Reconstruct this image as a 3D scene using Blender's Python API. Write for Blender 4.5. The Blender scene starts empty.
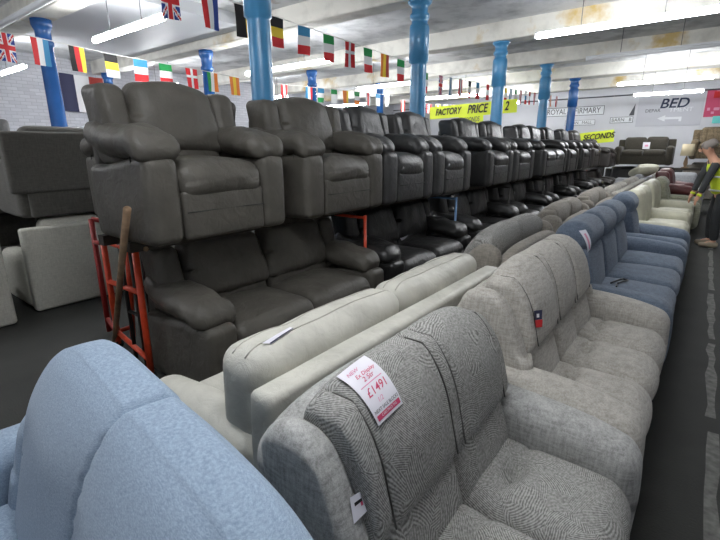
import bpy, math, random
import numpy as np
from mathutils import Vector, Matrix
from mathutils.bvhtree import BVHTree

random.seed(7)
S = bpy.context.scene
COL = S.collection
PI = math.pi
R = math.radians

# ------------------------------------------------------------------ camera
FPX, YAW, PITCH, ROLL, EYE = 440.0, R(37.6), R(15.5), R(-0.4), 1.65
cf = Vector((-math.sin(YAW) * math.cos(PITCH), math.cos(YAW) * math.cos(PITCH), -math.sin(PITCH)))
cr = Vector((math.cos(YAW), math.sin(YAW), 0))
cu = cr.cross(cf)
CR = cr * math.cos(ROLL) + cu * math.sin(ROLL)
CU = -cr * math.sin(ROLL) + cu * math.cos(ROLL)
CPOS = Vector((0, 0, EYE))
cam_d = bpy.data.cameras.new('camera')
cam_d.sensor_width = 36
cam_d.lens = FPX / 720 * 36
cam_d.clip_start = 0.02
cam = bpy.data.objects.new('camera', cam_d)
COL.objects.link(cam)
m = Matrix((CR, CU, -cf)).transposed().to_4x4()
m.translation = CPOS
cam.matrix_world = m
S.camera = cam


def ray(x, y):
    return cf + CR * ((x - 360) / FPX) + CU * ((270 - y) / FPX)


def atz(x, y, z):
    d = ray(x, y)
    return CPOS + d * ((z - EYE) / d.z)


def atx(x, y, X):
    d = ray(x, y)
    return CPOS + d * (X / d.x)


def aty(x, y, Y):
    d = ray(x, y)
    return CPOS + d * (Y / d.y)


# ------------------------------------------------------------------ materials
def lin(c):
    return tuple(((v / 255) / 12.92 if v / 255 <= .04045 else ((v / 255 + .055) / 1.055) ** 2.4) for v in c)


def newmat(name):
    mt = bpy.data.materials.new(name)
    mt.use_nodes = True
    nt = mt.node_tree
    return mt, nt, nt.nodes['Principled BSDF']


def N(nt, kind, **kw):
    n = nt.nodes.new(kind)
    for k, v in kw.items():
        setattr(n, k, v)
    return n


def plain(name, rgb, rough=.6, metal=0, spec=.5, var=.0, scale=8, bump=0, bscale=60):
    """solid colour with optional slow colour variation and fine bump"""
    mt, nt, b = newmat(name)
    c = lin(rgb)
    b.inputs['Base Color'].default_value = (*c, 1)
    b.inputs['Roughness'].default_value = rough
    b.inputs['Metallic'].default_value = metal
    b.inputs['Specular IOR Level'].default_value = spec
    tc = N(nt, 'ShaderNodeTexCoord')
    if var:
        n = N(nt, 'ShaderNodeTexNoise')
        n.inputs['Scale'].default_value = scale
        n.inputs['Detail'].default_value = 5
        nt.links.new(tc.outputs['Object'], n.inputs['Vector'])
        r = N(nt, 'ShaderNodeValToRGB')
        r.color_ramp.elements[0].position = .3
        r.color_ramp.elements[1].position = .7
        r.color_ramp.elements[0].color = (*[v * (1 - var) for v in c], 1)
        r.color_ramp.elements[1].color = (*[min(1, v * (1 + var)) for v in c], 1)
        nt.links.new(n.outputs['Fac'], r.inputs['Fac'])
        nt.links.new(r.outputs['Color'], b.inputs['Base Color'])
    if bump:
        n2 = N(nt, 'ShaderNodeTexNoise')
        n2.inputs['Scale'].default_value = bscale
        n2.inputs['Detail'].default_value = 3
        nt.links.new(tc.outputs['Object'], n2.inputs['Vector'])
        bp = N(nt, 'ShaderNodeBump')
        bp.inputs['Strength'].default_value = bump
        bp.inputs['Distance'].default_value = .01
        nt.links.new(n2.outputs['Fac'], bp.inputs['Height'])
        nt.links.new(bp.outputs['Normal'], b.inputs['Normal'])
    return mt


def leather(name, rgb, rough=.42, spec=.4):
    mt, nt, b = newmat(name)
    c = lin(rgb)
    b.inputs['Roughness'].default_value = rough
    b.inputs['Specular IOR Level'].default_value = spec
    tc = N(nt, 'ShaderNodeTexCoord')
    n = N(nt, 'ShaderNodeTexNoise')
    n.inputs['Scale'].default_value = 6
    n.inputs['Detail'].default_value = 4
    r = N(nt, 'ShaderNodeValToRGB')
    r.color_ramp.elements[0].position = .3
    r.color_ramp.elements[1].position = .7
    r.color_ramp.elements[0].color = (*[v * .85 for v in c], 1)
    r.color_ramp.elements[1].color = (*[v * 1.12 for v in c], 1)
    nt.links.new(tc.outputs['Object'], n.inputs['Vector'])
    nt.links.new(n.outputs['Fac'], r.inputs['Fac'])
    nt.links.new(r.outputs['Color'], b.inputs['Base Color'])
    v = N(nt, 'ShaderNodeTexVoronoi')
    v.inputs['Scale'].default_value = 260
    n3 = N(nt, 'ShaderNodeTexNoise')
    n3.inputs['Scale'].default_value = 14
    n3.inputs['Detail'].default_value = 5
    n3.inputs['Distortion'].default_value = .6
    nt.links.new(tc.outputs['Object'], v.inputs['Vector'])
    nt.links.new(tc.outputs['Object'], n3.inputs['Vector'])
    b1 = N(nt, 'ShaderNodeBump')
    b1.inputs['Strength'].default_value = .25
    b1.inputs['Distance'].default_value = .002
    b2 = N(nt, 'ShaderNodeBump')
    b2.inputs['Strength'].default_value = .45
    b2.inputs['Distance'].default_value = .02
    nt.links.new(n3.outputs['Fac'], b2.inputs['Height'])
    nt.links.new(v.outputs['Distance'], b1.inputs['Height'])
    nt.links.new(b2.outputs['Normal'], b1.inputs['Normal'])
    nt.links.new(b1.outputs['Normal'], b.inputs['Normal'])
    return mt


def fabric(name, dark, light, scale=90, sx=(1, 1, 1), bump=.4, fine=350):
    """two-tone woven cloth: stretched noise streaks in both directions"""
    mt, nt, b = newmat(name)
    b.inputs['Roughness'].default_value = .95
    b.inputs['Specular IOR Level'].default_value = .15
    b.inputs['Sheen Weight'].default_value = .15
    tc = N(nt, 'ShaderNodeTexCoord')
    outs = []
    for st in ((1, 1, .18), (.18, .18, 1), (1, 1, 1)):
        mp = N(nt, 'ShaderNodeMapping')
        mp.inputs['Scale'].default_value = st
        nn = N(nt, 'ShaderNodeTexNoise')
        nn.inputs['Scale'].default_value = scale * (3 if st == (1, 1, 1) else 1)
        nn.inputs['Detail'].default_value = 4
        nt.links.new(tc.outputs['Object'], mp.inputs['Vector'])
        nt.links.new(mp.outputs['Vector'], nn.inputs['Vector'])
        outs.append(nn.outputs['Fac'])
    a = N(nt, 'ShaderNodeMath', operation='ADD')
    nt.links.new(outs[0], a.inputs[0])
    nt.links.new(outs[1], a.inputs[1])
    a2 = N(nt, 'ShaderNodeMath', operation='ADD')
    nt.links.new(a.outputs[0], a2.inputs[0])
    nt.links.new(outs[2], a2.inputs[1])
    a3 = N(nt, 'ShaderNodeMath', operation='DIVIDE')
    nt.links.new(a2.outputs[0], a3.inputs[0])
    a3.inputs[1].default_value = 3
    r = N(nt, 'ShaderNodeValToRGB')
    r.color_ramp.elements[0].position = .38
    r.color_ramp.elements[1].position = .62
    r.color_ramp.elements[0].color = (*lin(dark), 1)
    r.color_ramp.elements[1].color = (*lin(light), 1)
    nt.links.new(a3.outputs[0], r.inputs['Fac'])
    nt.links.new(r.outputs['Color'], b.inputs['Base Color'])
    bp = N(nt, 'ShaderNodeBump')
    bp.inputs['Strength'].default_value = bump
    bp.inputs['Distance'].default_value = .004
    nt.links.new(a3.outputs[0], bp.inputs['Height'])
    nt.links.new(bp.outputs['Normal'], b.inputs['Normal'])
    return mt


def arc_fabric(name, dark, light, cell=10, freq=1150):
    """patches of fine concentric arcs, each patch swept about its own centre"""
    mt, nt, b = newmat(name)
    b.inputs['Roughness'].default_value = .95
    b.inputs['Specular IOR Level'].default_value = .12
    tc = N(nt, 'ShaderNodeTexCoord')
    v = N(nt, 'ShaderNodeTexVoronoi')
    v.inputs['Scale'].default_value = cell
    nt.links.new(tc.outputs['Object'], v.inputs['Vector'])
    off = N(nt, 'ShaderNodeVectorMath', operation='MULTIPLY_ADD')
    nt.links.new(v.outputs['Color'], off.inputs[0])
    off.inputs[1].default_value = (.6, .6, .6)
    off.inputs[2].default_value = (-.3, -.3, -.3)
    add = N(nt, 'ShaderNodeVectorMath', operation='ADD')
    nt.links.new(v.outputs['Position'], add.inputs[0])
    nt.links.new(off.outputs[0], add.inputs[1])
    dist = N(nt, 'ShaderNodeVectorMath', operation='DISTANCE')
    nt.links.new(tc.outputs['Object'], dist.inputs[0])
    nt.links.new(add.outputs[0], dist.inputs[1])
    mu = N(nt, 'ShaderNodeMath', operation='MULTIPLY')
    nt.links.new(dist.outputs['Value'], mu.inputs[0])
    mu.inputs[1].default_value = freq
    si = N(nt, 'ShaderNodeMath', operation='SINE')
    nt.links.new(mu.outputs[0], si.inputs[0])
    nn = N(nt, 'ShaderNodeTexNoise')
    nn.inputs['Scale'].default_value = 120
    nn.inputs['Detail'].default_value = 3
    nt.links.new(tc.outputs['Object'], nn.inputs['Vector'])
    ma = N(nt, 'ShaderNodeMath', operation='MULTIPLY_ADD')
    nt.links.new(si.outputs[0], ma.inputs[0])
    ma.inputs[1].default_value = .2
    nt.links.new(nn.outputs['Fac'], ma.inputs[2])
    r = N(nt, 'ShaderNodeValToRGB')
    r.color_ramp.elements[0].position = .25
    r.color_ramp.elements[1].position = .75
    r.color_ramp.elements[0].color = (*lin(dark), 1)
    r.color_ramp.elements[1].color = (*lin(light), 1)
    nt.links.new(ma.outputs[0], r.inputs['Fac'])
    nt.links.new(r.outputs['Color'], b.inputs['Base Color'])
    bp = N(nt, 'ShaderNodeBump')
    bp.inputs['Strength'].default_value = .5
    bp.inputs['Distance'].default_value = .003
    nt.links.new(ma.outputs[0], bp.inputs['Height'])
    nt.links.new(bp.outputs['Normal'], b.inputs['Normal'])
    return mt


def emit(name, rgb, strength):
    mt = bpy.data.materials.new(name)
    mt.use_nodes = True
    nt = mt.node_tree
    nt.nodes.clear()
    e = N(nt, 'ShaderNodeEmission')
    e.inputs['Color'].default_value = (*rgb, 1)
    e.inputs['Strength'].default_value = strength
    o = N(nt, 'ShaderNodeOutputMaterial')
    nt.links.new(e.outputs[0], o.inputs[0])
    return mt


def stained(name, base, stain, dirt, scale=.9, pos=.62, rough=.85):
    """old whitewash with brown stains and grey grime, in world scale"""
    mt, nt, b = newmat(name)
    b.inputs['Roughness'].default_value = rough
    b.inputs['Specular IOR Level'].default_value = .2
    tc = N(nt, 'ShaderNodeTexCoord')

    def ns(sc, det, p0, p1, st=(1, 1, 1)):
        mp = N(nt, 'ShaderNodeMapping')
        mp.inputs['Scale'].default_value = st
        n = N(nt, 'ShaderNodeTexNoise')
        n.inputs['Scale'].default_value = sc
        n.inputs['Detail'].default_value = det
        n.inputs['Roughness'].default_value = .6
        nt.links.new(tc.outputs['Object'], mp.inputs['Vector'])
        nt.links.new(mp.outputs['Vector'], n.inputs['Vector'])
        mr = N(nt, 'ShaderNodeMapRange')
        mr.inputs['From Min'].default_value = p0
        mr.inputs['From Max'].default_value = p1
        nt.links.new(n.outputs['Fac'], mr.inputs['Value'])
        return mr.outputs[0], n.outputs['Fac']
    s1, _ = ns(scale, 6, pos, pos + .1)
    s2, f2 = ns(2.2, 8, .45, .85)
    mx = N(nt, 'ShaderNodeMix', data_type='RGBA')
    mx.inputs['A'].default_value = (*lin(base), 1)
    mx.inputs['B'].default_value = (*lin(stain), 1)
    nt.links.new(s1, mx.inputs['Factor'])
    mx2 = N(nt, 'ShaderNodeMix', data_type='RGBA')
    nt.links.new(mx.outputs['Result'], mx2.inputs['A'])
    mx2.inputs['B'].default_value = (*lin(dirt), 1)
    nt.links.new(s2, mx2.inputs['Factor'])
    nt.links.new(mx2.outputs['Result'], b.inputs['Base Color'])
    bp = N(nt, 'ShaderNodeBump')
    bp.inputs['Strength'].default_value = .5
    bp.inputs['Distance'].default_value = .03
    nt.links.new(f2, bp.inputs['Height'])
    nt.links.new(bp.outputs['Normal'], b.inputs['Normal'])
    return mt


M = {}
M['ceil'] = stained('whitewashed_ceiling', (226, 227, 228), (170, 158, 136), (140, 142, 144), .7, .66)
M['beam'] = stained('stained_beam_paint', (222, 220, 212), (196, 170, 112), (170, 168, 160), .8, .58)
M['wall'] = plain('white_wall_paint', (222, 223, 228), .8, var=.05, scale=1.2, bump=.1, bscale=20)
# painted brick
mt, nt, b = newmat('painted_brick')
tc = N(nt, 'ShaderNodeTexCoord')
mp = N(nt, 'ShaderNodeMapping')
mp.inputs['Rotation'].default_value = (PI / 2, 0, PI / 2)
br = N(nt, 'ShaderNodeTexBrick')
br.inputs['Scale'].default_value = 1
br.inputs['Brick Width'].default_value = .23
br.inputs['Row Height'].default_value = .08
br.inputs['Mortar Size'].default_value = .008
br.inputs['Color1'].default_value = (*lin((205, 206, 212)), 1)
br.inputs['Color2'].default_value = (*lin((192, 193, 200)), 1)
br.inputs['Mortar'].default_value = (*lin((182, 183, 189)), 1)
mp.inputs['Rotation'].default_value = (0, 0, 0)
sx = N(nt, 'ShaderNodeSeparateXYZ')
cx_ = N(nt, 'ShaderNodeCombineXYZ')
nt.links.new(tc.outputs['Object'], sx.inputs[0])
nt.links.new(sx.outputs['Y'], cx_.inputs['X'])
nt.links.new(sx.outputs['Z'], cx_.inputs['Y'])
nt.links.new(cx_.outputs[0], br.inputs['Vector'])
nt.links.new(br.outputs['Color'], b.inputs['Base Color'])
bp = N(nt, 'ShaderNodeBump')
bp.inputs['Strength'].default_value = .6
bp.inputs['Distance'].default_value = .01
bp.invert = True
nt.links.new(br.outputs['Fac'], bp.inputs['Height'])
nt.links.new(bp.outputs['Normal'], b.inputs['Normal'])
b.inputs['Roughness'].default_value = .8
M['brick'] = mt

M['floor'] = plain('dark_floor_covering', (45, 46, 43), .8, var=.18, scale=3, bump=.3, bscale=90)
M['stripe'] = plain('worn_white_floor_paint', (100, 100, 96), .8, var=.4, scale=22)
M['pillar'] = plain('blue_gloss_paint', (70, 134, 178), .3, var=.12, scale=5, bump=.15, bscale=25)
M['pillar_dark'] = plain('deep_blue_gloss_paint', (38, 88, 150), .25, var=.12, scale=5, bump=.15, bscale=25)
M['grey_l'] = leather('warm_grey_leather', (79, 76, 70), .5, .35)
M['dgrey_l'] = leather('dark_grey_leather', (58, 58, 58), .4, .45)
M['black_l'] = leather('black_leather', (34, 34, 34), .36, .5)
M['brownblack_l'] = leather('dark_brown_leather', (52, 48, 45), .35, .55)
M['cream_l'] = leather('pale_cream_leather', (200, 198, 188), .5, .35)
M['ivory_l'] = leather('ivory_leather', (198, 196, 176), .5, .35)
M['maroon_l'] = leather('maroon_leather', (98, 52, 52), .4, .5)
M['grey_arc'] = arc_fabric('grey_arc_pattern_fabric', (112, 111, 108), (180, 179, 175))
M['grey_f'] = fabric('plain_grey_weave', (134, 134, 131), (188, 188, 185), 90)
M['beige_f'] = fabric('warm_grey_weave', (146, 142, 134), (192, 188, 180), 110)
M['taupe_f'] = fabric('taupe_weave', (118, 113, 105), (156, 150, 141), 110)
M['navy_f'] = fabric('slate_blue_fabric', (84, 95, 110), (116, 128, 144), 110, bump=.25)
M['blue_f'] = fabric('pale_blue_fabric', (110, 128, 148), (164, 181, 199), 620, bump=.15)
M['olive_f'] = fabric('pale_olive_fabric', (132, 132, 114), (168, 168, 150), 60)
M['wrap_f'] = fabric('dull_grey_fabric', (72, 71, 66), (92, 90, 85), 80)
M['wrap_light'] = fabric('light_stone_fabric', (176, 175, 165), (204, 203, 192), 90)
M['darkbox'] = fabric('dark_brown_grey_cloth', (52, 50, 44), (70, 66, 58), 80)
M['palegrey_f'] = fabric('pale_grey_fabric', (150, 152, 156), (185, 187, 190), 60)
M['brown_f'] = fabric('brown_striped_fabric', (70, 60, 46), (128, 114, 92), 14)
M['seam'] = plain('dark_seam_thread', (52, 52, 50), .9)
M['softseam'] = plain('grey_seam_thread', (84, 83, 80), .9)
M['cream_seam'] = plain('grey_cream_piping', (178, 175, 165), .6)
M['orange'] = plain('orange_red_enamel', (206, 66, 32), .4, var=.15, scale=20)
M['redpaint'] = plain('dull_red_enamel', (140, 34, 30), .45, var=.2, scale=20)
M['lblue'] = plain('pale_blue_enamel', (120, 160, 205), .35)
M['steel'] = plain('dark_steel', (52, 50, 48), .5, metal=.6)
M['wood'] = plain('weathered_wood', (128, 104, 80), .8, var=.25, scale=14, bump=.3)
M['plank'] = plain('dark_timber', (50, 44, 38), .85, var=.25, scale=10, bump=.3)
M['wire'] = plain('grey_wire', (92, 94, 96), .5)
M['string'] = plain('white_string', (225, 225, 220), .8)
M['housing'] = plain('white_enamel_housing', (205, 207, 210), .5)
M['tube'] = emit('fluorescent_tube', (.95, .97, 1.0), 78)
M['paper'] = plain('white_card', (232, 230, 238), .6)
M['pink'] = plain('pink_ink', (205, 72, 110), .6)
M['palepink'] = plain('pale_pink_ink', (224, 150, 180), .6)
M['ink'] = plain('black_ink', (28, 26, 30), .6)
M['greyink'] = plain('grey_ink', (82, 84, 90), .6)
M['yellow'] = plain('fluorescent_yellow_paper', (226, 240, 70), .7)
M['white'] = plain('white_paint', (240, 242, 246), .6)
M['board'] = plain('pale_grey_board', (205, 206, 213), .6)
M['navyink'] = plain('navy_ink', (34, 46, 76), .6)
M['hivis'] = plain('hi_vis_yellow_cloth', (205, 222, 50), .7, var=.08, scale=20)
M['silver'] = plain('reflective_silver_tape', (188, 192, 190), .35)
M['coat'] = plain('charcoal_cloth', (58, 60, 62), .9, var=.1)
M['trouser'] = plain('dark_trouser_cloth', (46, 48, 50), .9, var=.1)
M['skin'] = plain('skin', (196, 148, 122), .55, var=.04)
M['hair'] = plain('grey_hair', (138, 130, 124), .8, bump=.5)
M['shoe'] = plain('tan_boot', (150, 138, 118), .7)
M['plastic'] = plain('clear_grey_polythene', (150, 154, 158), .25)
M['shade'] = plain('cream_lampshade_cloth', (214, 200, 168), .8)
M['remote'] = plain('black_plastic', (30, 30, 32), .4)
for k, c in dict(f_red=(206, 44, 48), f_white=(232, 232, 232), f_blue=(36, 62, 140), f_sky=(60, 136, 180), f_green=(34, 142, 74),
                 f_black=(30, 28, 30), f_yellow=(238, 206, 60), f_orange=(226, 128, 52), f_navy=(52, 54, 82), f_mutered=(178, 70, 62)).items():
    M[k] = plain('flag_' + k[2:], c, .8)
    bsdf = M[k].node_tree.nodes['Principled BSDF']
    bsdf.inputs['Transmission Weight'].default_value = 0


# ------------------------------------------------------------------ mesh kit
class MB:
    def __init__(s):
        s.v = []
        s.f = []
        s.mi = []
        s.smooth = []
        s.n = 0

    def add(s, V, F, mi=0, smooth=True):
        V = np.asarray(V, float)
        s.v.append(V)
        for q in F:
            s.f.append(tuple(i + s.n for i in q))
        s.mi += [mi] * len(F)
        s.smooth += [smooth] * len(F)
        s.n += len(V)
        return s

    def mesh(s, name, mats):
        me = bpy.data.meshes.new(name)
        V = np.concatenate(s.v)
        me.from_pydata(V.tolist(), [], s.f)
        for mm in (mats if isinstance(mats, (list, tuple)) else [mats]):
            me.materials.append(mm)
        me.polygons.foreach_set('material_index', s.mi)
        me.polygons.foreach_set('use_smooth', s.smooth)
        me.update()
        return me

    def build(s, name, mats, parent=None, loc=None, rot=None):
        o = bpy.data.objects.new(name, s.mesh(name, mats))
        COL.objects.link(o)
        if parent is not None:
            o.parent = parent
        if loc is not None:
            o.location = loc
        if rot is not None:
            o.rotation_euler = rot
        return o


_topo = {}


def topo(nx, ny, nz):
    k = (nx, ny, nz)
    if k in _topo:
        return _topo[k]
    idx = {}
    pts = []

    def vid(i, j, l):
        t = (i, j, l)
        if t not in idx:
            idx[t] = len(pts)
            pts.append(t)
        return idx[t]
    F = []
    for i in range(nx):
        for j in range(ny):
            F.append((vid(i, j, 0), vid(i, j + 1, 0), vid(i + 1, j + 1, 0), vid(i + 1, j, 0)))
            F.append((vid(i, j, nz), vid(i + 1, j, nz), vid(i + 1, j + 1, nz), vid(i, j + 1, nz)))
    for i in range(nx):
        for l in range(nz):
            F.append((vid(i, 0, l), vid(i + 1, 0, l), vid(i + 1, 0, l + 1), vid(i, 0, l + 1)))
            F.append((vid(i, ny, l), vid(i, ny, l + 1), vid(i + 1, ny, l + 1), vid(i + 1, ny, l)))
    for j in range(ny):
        for l in range(nz):
            F.append((vid(0, j, l), vid(0, j, l + 1), vid(0, j + 1, l + 1), vid(0, j + 1, l)))
            F.append((vid(nx, j, l), vid(nx, j + 1, l), vid(nx, j + 1, l + 1), vid(nx, j, l + 1)))
    _topo[k] = (np.array(pts), F)
    return _topo[k]


def axis(a, r, n, mseg=3):
    c = np.tan(np.linspace(0, PI / 4, mseg + 1))
    hi = (a - r) + r * c[1:]
    mid = np.linspace(-(a - r), a - r, n + 1)
    q = np.concatenate([-hi[::-1], mid, hi])
    return q


def wrinkle(P, amp, seed, k=9):
    rs = np.random.RandomState(seed)
    o = np.zeros(len(P))
    for i in range(7):
        d = rs.normal(size=3)
        d /= np.linalg.norm(d)
        o += np.sin(P @ d * k * (1 + .5 * i) + rs.uniform(0, 6.3) + 1.5 * np.sin(P @ rs.normal(size=3) * k * .6)) / (1 + .5 * i)
    return o * amp / 2.5


_seed = [0]


def soft(w, d, h, r, c=(0, 0, 0), rot=(0, 0, 0), n=(6, 6, 6), puff=(0, 0, 0), wr=0.0, wk=9, fn=None, mseg=3, seed=None):
    """rounded, puffed, slightly wrinkled box -> (V, F)"""
    hx, hy, hz = w / 2, d / 2, h / 2
    r = min(r, hx * .98, hy * .98, hz * .98)
    qx, qy, qz = axis(hx, r, n[0], mseg), axis(hy, r, n[1], mseg), axis(hz, r, n[2], mseg)
    pts, F = topo(len(qx) - 1, len(qy) - 1, len(qz) - 1)
    Q = np.stack([qx[pts[:, 0]], qy[pts[:, 1]], qz[pts[:, 2]]], 1)
    H = np.array([hx, hy, hz])
    inner = np.clip(Q, -(H - r), H - r)
    off = Q - inner
    L = np.linalg.norm(off, axis=1, keepdims=True)
    nr = off / np.maximum(L, 1e-9)
    P = inner + nr * r
    u = P / H
    for k in range(3):
        if puff[k]:
            a, b_ = [i for i in range(3) if i != k]
            P[:, k] += np.sign(u[:, k]) * np.abs(u[:, k]) ** 2 * puff[k] * (1 - u[:, a] ** 2) * (1 - u[:, b_] ** 2)
    if wr:
        _seed[0] += 1
        P = P + nr * wrinkle(P, wr, _seed[0] if seed is None else seed, wk)[:, None]
    if fn is not None:
        P = fn(P, H)
    if any(rot):
        from mathutils import Euler
        A = np.array(Euler(rot).to_matrix())
        P = P @ A.T
    return P + np.array(c), F


def S1(name, mats, parent, *a, **k):
    V, F = soft(*a, **k)
    return MB().add(V, F).build(name, mats, parent)


def box(mb, x0, x1, y0, y1, z0, z1, mi=0):
    V = [(x0, y0, z0), (x1, y0, z0), (x1, y1, z0), (x0, y1, z0), (x0, y0, z1), (x1, y0, z1), (x1, y1, z1), (x0, y1, z1)]
    F = [(0, 3, 2, 1), (4, 5, 6, 7), (0, 1, 5, 4), (1, 2, 6, 5), (2, 3, 7, 6), (3, 0, 4, 7)]
    mb.add(V, F, mi, False)
    return mb


def tube(mb, pts, r, n=8, mi=0):
    P = [Vector(p) for p in pts]
    rings = []
    up = None
    for i, p in enumerate(P):
        t = (P[min(i + 1, len(P) - 1)] - P[max(i - 1, 0)]).normalized()
        if up is None:
            up = t.orthogonal().normalized()
        up = (up - t * up.dot(t)).normalized()
        s = t.cross(up)
        rr = r[i] if isinstance(r, (list, tuple)) else r
        rings.append([p + up * (math.cos(a) * rr) + s * (math.sin(a) * rr) for a in [2 * PI * k / n for k in range(n)]])
    V = [v for q in rings for v in q]
    F = []
    for i in range(len(P) - 1):
        for k in range(n):
            F.append((i * n + k, i * n + (k + 1) % n, (i + 1) * n + (k + 1) % n, (i + 1) * n + k))
    F.append(tuple(range(n))[::-1])
    F.append(tuple((len(P) - 1) * n + k for k in range(n)))
    mb.add([tuple(v) for v in V], F, mi, True)
    return mb


def lathe(mb, prof, n=28, c=(0, 0), mi=0):
    V = []
    for (r, z) in prof:
        for k in range(n):
            a = 2 * PI * k / n
            V.append((c[0] + r * math.cos(a), c[1] + r * math.sin(a), z))
    F = []
    for i in range(len(prof) - 1):
        for k in range(n):
            F.append((i * n + k, i * n + (k + 1) % n, (i + 1) * n + (k + 1) % n, (i + 1) * n + k))
    F.append(tuple(range(n))[::-1])
    F.append(tuple((len(prof) - 1) * n + k for k in range(n)))
    mb.add(V, F, mi, True)
    return mb


def tag(o, label, cat, group=None):
    o['label'] = label
    o['category'] = cat
    if group:
        o['group'] = group
    return o


def thing(name, label, cat, loc=(0, 0, 0), rz=0, group=None):
    o = bpy.data.objects.new(name, None)
    COL.objects.link(o)
    o.empty_display_size = .2
    o.location = loc
    o.rotation_euler = (0, 0, rz)
    return tag(o, label, cat, group)


def struct(o):
    o['kind'] = 'structure'
    return o


def dup(root, loc, rz, label=None, group=None, scale=None):
    r = root.copy()
    COL.objects.link(r)
    r.location = loc
    r.rotation_euler = (0, 0, rz)
    if scale:
        r.scale = scale
    if label:
        r['label'] = label
    if group:
        r['group'] = group
    for ch in list(root.children):
        c = ch.copy()
        COL.objects.link(c)
        c.parent = r
        for g in list(ch.children):
            d = g.copy()
            COL.objects.link(d)
            d.parent = c
    return r


def text(name, s, size, mat, parent=None, loc=(0, 0, 0), rot=(0, 0, 0), shear=0, bold=0.0, sx=1.0, depth=.002, align='CENTER'):
    cu_ = bpy.data.curves.new(name, 'FONT')
    cu_.body = s
    cu_.size = size
    cu_.shear = shear
    cu_.offset = bold
    cu_.extrude = depth
    cu_.align_x = align
    cu_.align_y = 'CENTER'
    tmp = bpy.data.objects.new('tmp', cu_)
    COL.objects.link(tmp)
    dg = bpy.context.evaluated_depsgraph_get()
    dg.update()
    me = bpy.data.meshes.new_from_object(tmp.evaluated_get(dg))
    bpy.data.objects.remove(tmp)
    me.materials.clear()
    me.materials.append(mat)
    o = bpy.data.objects.new(name, me)
    COL.objects.link(o)
    o.parent = parent
    o.location = loc
    o.rotation_euler = rot
    o.scale = (sx, 1, 1)
    return o


# ------------------------------------------------------------------ room
X0, X1, Y0, Y1 = -13.5, 3.6, -3.2, 20.5
ZS, ZB = 3.92, 3.6
struct(box(MB(), X0, X1, Y0, Y1, -.1, 0).build('floor', M['floor']))
struct(box(MB(), X0, X1, Y0, Y1, ZS, ZS + .1).build('ceiling', M['ceil']))
struct(box(MB(), X0 - .1, X0, Y0, Y1, 0, ZS).build('wall_left', M['brick']))
struct(box(MB(), X1, X1 + .1, Y0, Y1, 0, ZS).build('wall_right', M['wall']))
struct(box(MB(), X0, X1, Y1, Y1 + .1, 0, ZS).build('wall_back', M['wall']))
struct(box(MB(), X0, X1, Y0 - .1, Y0, 0, ZS).build('wall_front', M['wall']))
PY = [-.05, 3.03, 5.95, 9.1, 12.2, 15.15, 18.25]
for i, y in enumerate(PY):
    b_ = MB()
    V, F = soft(X1 - X0, .36, ZS - ZB + .02, .03, c=((X0 + X1) / 2, y, (ZS + ZB) / 2 + .01), n=(60, 2, 2), wr=.006, wk=3)
    b_.add(V, F)
    struct(b_.build('trim_%d' % (i + 1), M['beam']))
# boxed-in ceiling panel on the left bay, downstand along the bays
pn = MB()
box(pn, -11.2, -6.9, 3.35, 5.72, 3.74, ZS - .002)
struct(pn.build('trim_8', M['housing']))
# far wall conduit
cd = MB()
tube(cd, [(X0 + .05, Y1 - .06, 3.52), (X1 - .05, Y1 - .06, 3.52)], .025)
struct(cd.build('trim_9', M['greyink']))
# pipes along the ceiling over the left aisle
pp = MB()
tube(pp, [(-13.4, 2.6, 3.5), (-2.9, 2.6, 3.5)], .045, 10)
struct(pp.build('trim_10', M['housing']))
# aisle floor stripe, worn
rs = random.Random(3)
st = MB()
y = -1.0
while y < 19:
    L = rs.uniform(.5, 1.7)
    n_ = 8
    xs0 = [.245 + rs.uniform(-.012, .012) for _ in range(n_ + 1)]
    xs1 = [.298 + rs.uniform(-.012, .012) for _ in range(n_ + 1)]
    V = []
    for k in range(n_ + 1):
        V += [(xs0[k], y + L * k / n_, .003), (xs1[k], y + L * k / n_, .003)]
    st.add(V, [(2 * k, 2 * k + 1, 2 * k + 3, 2 * k + 2) for k in range(n_)], 0, False)
    y += L + rs.uniform(.03, .3)
struct(st.build('trim_11', M['stripe']))

# ------------------------------------------------------------------ pillars
PROF = [(.17, 0), (.17, .12), (.135, .16), (.12, .3), (.118, 1.9), (.112, 2.78), (.112, 2.80), (.138, 2.82), (.138, 3.26), (.128, 3.30),
        (.112, 3.31), (.112, 3.36), (.135, 3.38), (.135, 3.43), (.112, 3.45), (.112, 3.52), (.14, 3.55), (.165, 3.575), (.165, ZB - .001)]
PROF2 = [(.17, 0), (.17, .12), (.135, .16), (.12, .3), (.118, 1.9), (.105, 3.2), (.128, 3.23), (.128, 3.28), (.108, 3.31), (.11, 3.44),
         (.13, 3.48), (.145, 3.52), (.145, ZB - .001)]


def pillar(x, y, mat, label, prof=PROF, k=1.0):
    o = lathe(MB(), [(r * k, z) for r, z in prof]).build('pillar', mat, None, (x, y, 0))
    tag(o, label, 'pillar')
    return o


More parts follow.
